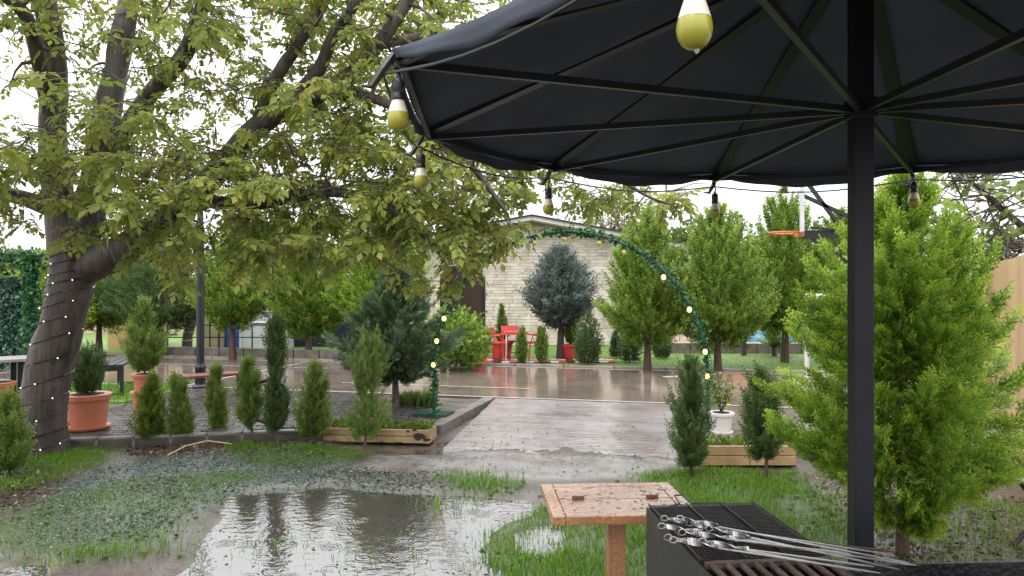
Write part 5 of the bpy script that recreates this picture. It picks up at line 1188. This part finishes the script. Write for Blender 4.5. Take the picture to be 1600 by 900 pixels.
# festoon cable with hanging bulbs
fc = thing('festoon_cable', 'black festoon cable tied along the umbrella rim', 'cable', (RP[1].x, RP[1].y, UZ - .3))
def outp(q, e=.03): o_ = (q.to_2d() - UC).normalized() * e; return Vector((q.x + o_.x, q.y + o_.y, UZ - .025))
for i in range(10):
    a, c_ = outp(RP[i]), outp(RP[(i + 1) % 10]); pts_ = []
    for k in range(9):
        e_ = k / 8; q = a.lerp(c_, e_); q.z -= .05 * math.sin(math.pi * e_) + .012; pts_.append(q)
    wpart('cable', MB().tube(pts_, .004, 6), M_sock, fc)
    wpart('tie', MB().tube([RP[i] + Vector((0, 0, .02)), a, a + Vector((-.03, -.01, -.05)), a + Vector((-.06, .0, -.045))], [.01, .013, .009, .003], 6), M_sock, fc)
M_wneck = mat('white_bulb_neck', (.66, .6, .5), .35, .06, 6); M_yg = mat('yellow_painted_globe', (.3, .29, .022), .28, .12, 12, coat=.4)
BLAB = ['close yellow painted bulb hanging at the top, largest of the festoon bulbs', 'yellow painted bulb hanging from the left corner of the umbrella', 'yellow painted bulb hanging under the umbrella against the walnut twigs', 'yellow painted bulb hanging above the arch garland', 'amber tinted bulb hanging in front of the cypress top', 'yellow painted bulb hanging right of the umbrella pole']
for i, (px, py) in enumerate([(1085, 46), (622, 186), (658, 282), (857, 326), (1117, 332), (1428, 316)]):
    d_ = RP[i].y - .02; q = Wp(px, py, d_); top = UZ - .045
    r = thing('festoon_bulb', BLAB[i], 'light bulb', q, 'festoon bulbs round the umbrella')
    build('globe', MB().lathe([(.001, -.033), (.012, -.0315), (.021, -.025), (.0275, -.014), (.03, -.001), (.029, .009), (.0272, .0165)], n=24), M_yg, r, smooth=True)
    build('neck', MB().lathe([(.0274, .0168), (.0225, .033), (.018, .046), (.0165, .055)], n=24), M_wneck, r, smooth=True)
    so = build('socket', MB().lathe([(.0185, .05), (.0195, .053), (.0195, .062), (.0175, .065), (.0175, .074), (.0185, .076), (.0185, .098), (.014, .108), (.007, .112), (.006, .12)], n=18), M_sock, r, smooth=True)
    build('cord', MB().tube([(0, 0, .118), (.004, 0, (.118 + top - q.z) / 2), (.0, 0, top - q.z)], .004, 6), M_sock, r)
    if i in (0, 2, 4): build('drip', MB().lathe([(.001, -.04), (.004, -.037), (.005, -.034), (.003, -.03)], (.004, 0, 0), 8), mat('drop_glass', (.5, .5, .45), .05, 0), r)

# ================================================================== TABLE
M_tw = mat('varnished_orange_wood', (.4, .19, .08), .2, .25, 4, .5, 55, coat=.6, rvar=.1); M_tp = mat('weathered_table_panel', (.46, .27, .17), .16, .3, 9, .4, 30, coat=.35, rvar=.12, col2=(.33, .16, .09)); M_hinge = mat('brown_hinge', (.13, .04, .03), .35, .3, 20)
TZ = .78; tA, tB, tFL = Wp(838, 757, 3.47), Wp(1018, 755, 3.5), Wp(871, 808, 2.97)
ex = (tB - tA); ex.z = 0; ey = (tA - tFL); ey.z = 0; Lx = ex.length + .06; Ly = ey.length; tc_ = tFL + ex.normalized() * Lx / 2 + ey / 2; tc_.z = 0
ft = thing('garden_table', 'small square orange wooden table with hinged top panels on a single leg', 'table', tc_, rz=math.atan2(ex.y, ex.x))
fw = .055
for sx in (-1, 1): build('frame_board', MB().box((sx * (Lx / 2 - fw / 2), 0, TZ - .018), (fw, Ly, .036)), M_tw, ft, bevel=.004)
for sy in (-1, 1): build('frame_board', MB().box((0, sy * (Ly / 2 - fw / 2), TZ - .018), (Lx - 2 * fw - .003, fw, .036)), M_tw, ft, bevel=.004)
ip = (Ly - 2 * fw) / 2
for sy in (-1, 1): build('panel', MB().box((0, sy * (ip / 2), TZ - .012), (Lx - 2 * fw - .006, ip - .007, .02)), M_tp, ft, bevel=.002)
for sx in (-1, 1):
    hg_ = build('hinge', MB().box((sx * Lx * .27, 0, TZ + .004), (.05, .03, .007)), M_hinge, ft, bevel=.001); build('pin', MB().tube([(sx * Lx * .27 - .026, 0, TZ + .008), (sx * Lx * .27 + .026, 0, TZ + .008)], .005, 8), M_hinge, hg_)
build('leg', MB().box((0, 0, TZ / 2 - .02), (.08, .08, TZ - .04)), M_tw, ft, bevel=.005); build('foot', MB().box((0, 0, .03), (.42, .08, .06)), M_tw, ft, bevel=.005); build('foot', MB().box((0, 0, .03), (.08, .42, .056)), M_tw, ft, bevel=.005)
M_drop = mat('water_drop', (.45, .3, .22), .03, .1, 9, spec=.8)
mbd = MB(); rd = random.Random(2)
for k in range(150):
    x, y, q = rd.uniform(-Lx / 2 + .01, Lx / 2 - .01), rd.uniform(-Ly / 2 + .01, Ly / 2 - .01), rd.uniform(.003, .010); mbd.lathe([(q, 0), (q * .8, q * .18), (q * .3, q * .28)], (x, y, TZ + .0005), 8)
stuff(build('rain_drops', mbd, M_drop, ft, smooth=True))

# ================================================================== GRILL AND SKEWERS
M_gr = mat('sooty_steel', (.016, .015, .016), .38, .5, 9, .35, 60, rvar=.12); M_rust = mat('rusty_bar', (.07, .042, .032), .5, .5, 18, .5, 70); M_wire = mat('grill_wire', (.03, .026, .024), .45, .3, 20, metal=.4); M_coal = mat('charcoal', (.012, .012, .013), .7, .6, 30, 1, 60)
GZ = .9; gA, gB = Wp(1012, 792, 2.70), Wp(1176, 787, 2.74); gA.z = gB.z = 0; gx = (gB - gA).normalized(); gw = (gB - gA).length; gy = Vector((.085, -.996, 0)).normalized(); GLn = .95
def gp(u, v, z): q = gA + gx * u + gy * v; return Vector((q.x, q.y, z))
gr = thing('charcoal_grill', 'black steel charcoal grill with wire mesh and rusty bars', 'grill', gp(gw / 2, GLn / 2, 0))
gh = .34
def plate(a, c_, z0, z1, th=.012): return MB().bar(a + Vector((0, 0, (z0 + z1) / 2)), c_ + Vector((0, 0, (z0 + z1) / 2)), th, z1 - z0)
for a, c_ in ((gp(0, 0, 0), gp(0, GLn, 0)), (gp(gw, 0, 0), gp(gw, GLn, 0)), (gp(.008, .003, 0), gp(gw - .008, .003, 0)), (gp(.008, GLn, 0), gp(gw - .008, GLn, 0))): wpart('side_wall', plate(a, c_, GZ - gh, GZ), M_gr, gr, bevel=.002)
wpart('floor', MB().add([gp(0, 0, GZ - gh + .01), gp(gw, 0, GZ - gh + .01), gp(gw, GLn, GZ - gh + .01), gp(0, GLn, GZ - gh + .01)], [(0, 1, 2, 3)]), M_gr, gr, solid=.01)
for u, v in ((.03, .03), (gw - .03, .03), (.03, GLn - .03), (gw - .03, GLn - .03)): wpart('leg', MB().box(gp(u, v, (GZ - gh) / 2), (.04, .04, GZ - gh)), M_gr, gr)
cb = MB(); rc = random.Random(8)
N = 700; P_ = np.array([gp(rc.uniform(.03, gw - .03), rc.uniform(.03, GLn - .03), GZ - .13 + rc.uniform(-.03, .045)) for _ in range(N)])
stuff(wpart('charcoal', crown_mesh('charcoal', scatter(OCT, P_, rng.normal(0, 1, (N, 3)), rng.uniform(0, 6, N), rng.uniform(.016, .032, N)), M_coal), None, gr))
wm_ = MB(); ML = .56
nu, nv = 26, 40
for i in range(nu + 1): wm_.tube([gp(.006 + (gw - .012) * i / nu, .006, GZ + .004), gp(.006 + (gw - .012) * i / nu, ML, GZ + .004)], .0014, 4)
for j in range(nv + 1): wm_.tube([gp(.006, .006 + (ML - .006) * j / nv, GZ + .0066), gp(gw - .006, .006 + (ML - .006) * j / nv, GZ + .0066)], .0014, 4)
stuff(wpart('wire_mesh', wm_, M_wire, gr))
for u in (.004, gw * .36, gw * .68, gw - .004): wpart('mesh_rod', MB().tube([gp(u, .004, GZ + .011), gp(u, ML, GZ + .011)], .0032, 6), M_wire, gr)
wpart('grate_frame', MB().bar(gp(.01, ML + .02, GZ + .004), gp(gw - .01, ML + .02, GZ + .004), .022, .016), M_rust, gr)
for i in range(9): wpart('grate_bar', MB().tube([gp(.03 + i * (gw - .06) / 8, ML + .02, GZ + .004), gp(.03 + i * (gw - .06) / 8, GLn - .01, GZ + .004)], .0095, 10), M_rust, gr, smooth=True)
# open trough brazier right of the grill
tr = thing('brazier_trough', 'open black steel brazier trough in front of the umbrella pole', 'brazier', (1.55, 2.3, 0))
t0_, t1_ = Vector((1.07, 2.47, 0)), Vector((2.15, 2.53, 0)); t2_, t3_ = t1_ + Vector((.03, -.36, 0)), t0_ + Vector((.03, -.36, 0)); tz = .775
for a, c_ in ((t0_, t1_), (t3_, t2_)): wpart('side_wall', plate(a, c_, tz - .22, tz), M_gr, tr, bevel=.002)
for a, c_ in ((t0_, t3_), (t1_, t2_)): wpart('end_wall', plate(a + (c_ - a) * .03, c_ - (c_ - a) * .03, tz - .22, tz - .002), M_gr, tr)
wpart('floor', MB().add([t0_ + Vector((0, 0, tz - .2)), t1_ + Vector((0, 0, tz - .2)), t2_ + Vector((0, 0, tz - .2)), t3_ + Vector((0, 0, tz - .2))], [(0, 1, 2, 3)]), M_gr, tr, solid=.01)
for q in (t0_, t1_, t2_, t3_): wpart('leg', MB().box(q.lerp((t0_ + t2_) / 2, .08) + Vector((0, 0, .28)), (.04, .04, .56)), M_gr, tr)
# skewers
M_steel = mat('steel_skewer', (.42, .41, .41), .4, .2, 30, .1, 100, metal=.9)
SK = [((1038, 812), (1398, 868)), ((1034, 824), (1432, 884)), ((1062, 812), (1420, 880)), ((1044, 842), (1366, 886)), ((1052, 846), (1376, 896)), ((1078, 820), (1405, 890)), ((1092, 836), (1348, 872)), ((1108, 828), (1362, 880)), ((1066, 834), (1330, 866)), ((1098, 848), (1345, 893))]
SLAB = ['topmost back', 'longest', 'second from back', 'front ring handled', 'lowest front', 'middle', 'short middle', 'short upper', 'inner', 'nearest short']
for i, (h_, t_) in enumerate(SK):
    z0 = GZ + .016 + .007 * (i % 5); a = Wp(h_[0], h_[1], (CAMZ - z0) * F / (h_[1] - 450)); z1 = z0 + .002 + .004 * (i % 3); c_ = Wp(t_[0], t_[1], (CAMZ - z1) * F / (t_[1] - 450))
    r = thing('skewer', SLAB[i] + ' flat steel skewer lying across the grill mesh', 'skewer', a, 'steel skewers on the grill')
    d_ = (c_ - a).normalized(); L_ = (c_ - a).length; s_ = Vector((-d_.y, d_.x, 0)).normalized(); up = d_.cross(s_)
    hl = .13
    wpart('blade', MB().add([a + d_ * hl - s_ * .005, a + d_ * hl + s_ * .005, c_ - d_ * .03 + s_ * .005, c_, c_ - d_ * .03 - s_ * .005] + [q + Vector((0, 0, .002)) for q in (a + d_ * hl - s_ * .005, a + d_ * hl + s_ * .005, c_ - d_ * .03 + s_ * .005, c_, c_ - d_ * .03 - s_ * .005)], [(4, 3, 2, 1, 0), (5, 6, 7, 8, 9)] + [(k, (k + 1) % 5, (k + 1) % 5 + 5, k + 5) for k in range(5)]), M_steel, r)
    tw_ = []; NTW = 14
    hb = MB()
    for k in range(NTW + 1):
        f = k / NTW; an = f * math.pi * 1.3 + i * .7; w_ = (s_ * math.cos(an) + Vector((0, 0, 1)) * math.sin(an)) * .0075; n_ = (Vector((0, 0, 1)) * math.cos(an) - s_ * math.sin(an)) * .0015; q = a + d_ * (.012 + (hl - .008) * f) + Vector((0, 0, .005)); hb.v += [tuple(q + w_ + n_), tuple(q - w_ + n_), tuple(q - w_ - n_), tuple(q + w_ - n_)]
    for k in range(NTW):
        for e_ in range(4): hb.f.append((k * 4 + e_, k * 4 + (e_ + 1) % 4, (k + 1) * 4 + (e_ + 1) % 4, (k + 1) * 4 + e_))
    wpart('handle', hb, M_steel, r)
    wpart('ring', MB().tube([a + d_ * (.012 * math.cos(p_)) + s_ * (.012 * math.sin(p_)) * .8 + Vector((0, 0, .005 + .006 * math.sin(p_))) for p_ in np.linspace(0, 2 * math.pi, 15)], .0022, 6, cap=False), M_steel, r, smooth=True)
# wire hook between table and grill
tag(build('wire_poker', MB().tube([Wp(1015, 800, 2.92), Wp(1062, 787, 3.05), Wp(1054, 774, 3.22), Wp(1068, 773, 3.2), Wp(1082, 786, 2.9), Wp(1130, 786, 2.74)], .004, 6), M_dark), 'thin bent black wire poker lying from table to grill', 'poker')
# thin rod resting from grill towards pole
tag(build('rusty_rod', MB().tube([Wp(1205, 839, 2.4), Wp(1290, 850, 2.36), Wp(1400, 862, 2.3)], .004, 6), M_rust), 'thin rusty rod lying behind the skewers across grill and trough', 'rod')
# folding chair at the right edge
cb_ = Gp(1662, 880); r = thing('garden_chair', 'grey seated folding chair with black legs cut by the right edge', 'chair', cb_)
for x0, y0, x1, y1 in ((-.2, -.18, .16, -.18), (-.2, .2, .16, .2)):
    build('leg', MB().tube([(x0, y0, 0), (x1, y0, .46)], .014, 8), M_dark, r); build('leg', MB().tube([(-x0, y0, 0), (-x1 + .02, y0, .46)], .014, 8), M_dark, r)
build('seat', MB().box((0, 0, .47), (.4, .42, .03)), mat('grey_canvas', (.2, .195, .2), .6, .15, 8), r, bevel=.01); build('backrest', MB().bar((.22, 0, .5), (.32, 0, .9), .4, .03), mat('grey_canvas', (.4, .39, .4)), r, bevel=.01)

# rear wall far left
wl2 = thing('rear_wall', 'long pale rendered wall behind the cabins and cypresses at left', 'wall', (-13, 25, 0))
wpart('wall', MB().box((-14, 25.5, .9), (20, .2, 1.8)), M_beige, wl2); wpart('coping', MB().box((-14, 25.5, 1.83), (20.1, .28, .06)), M_conc, wl2)
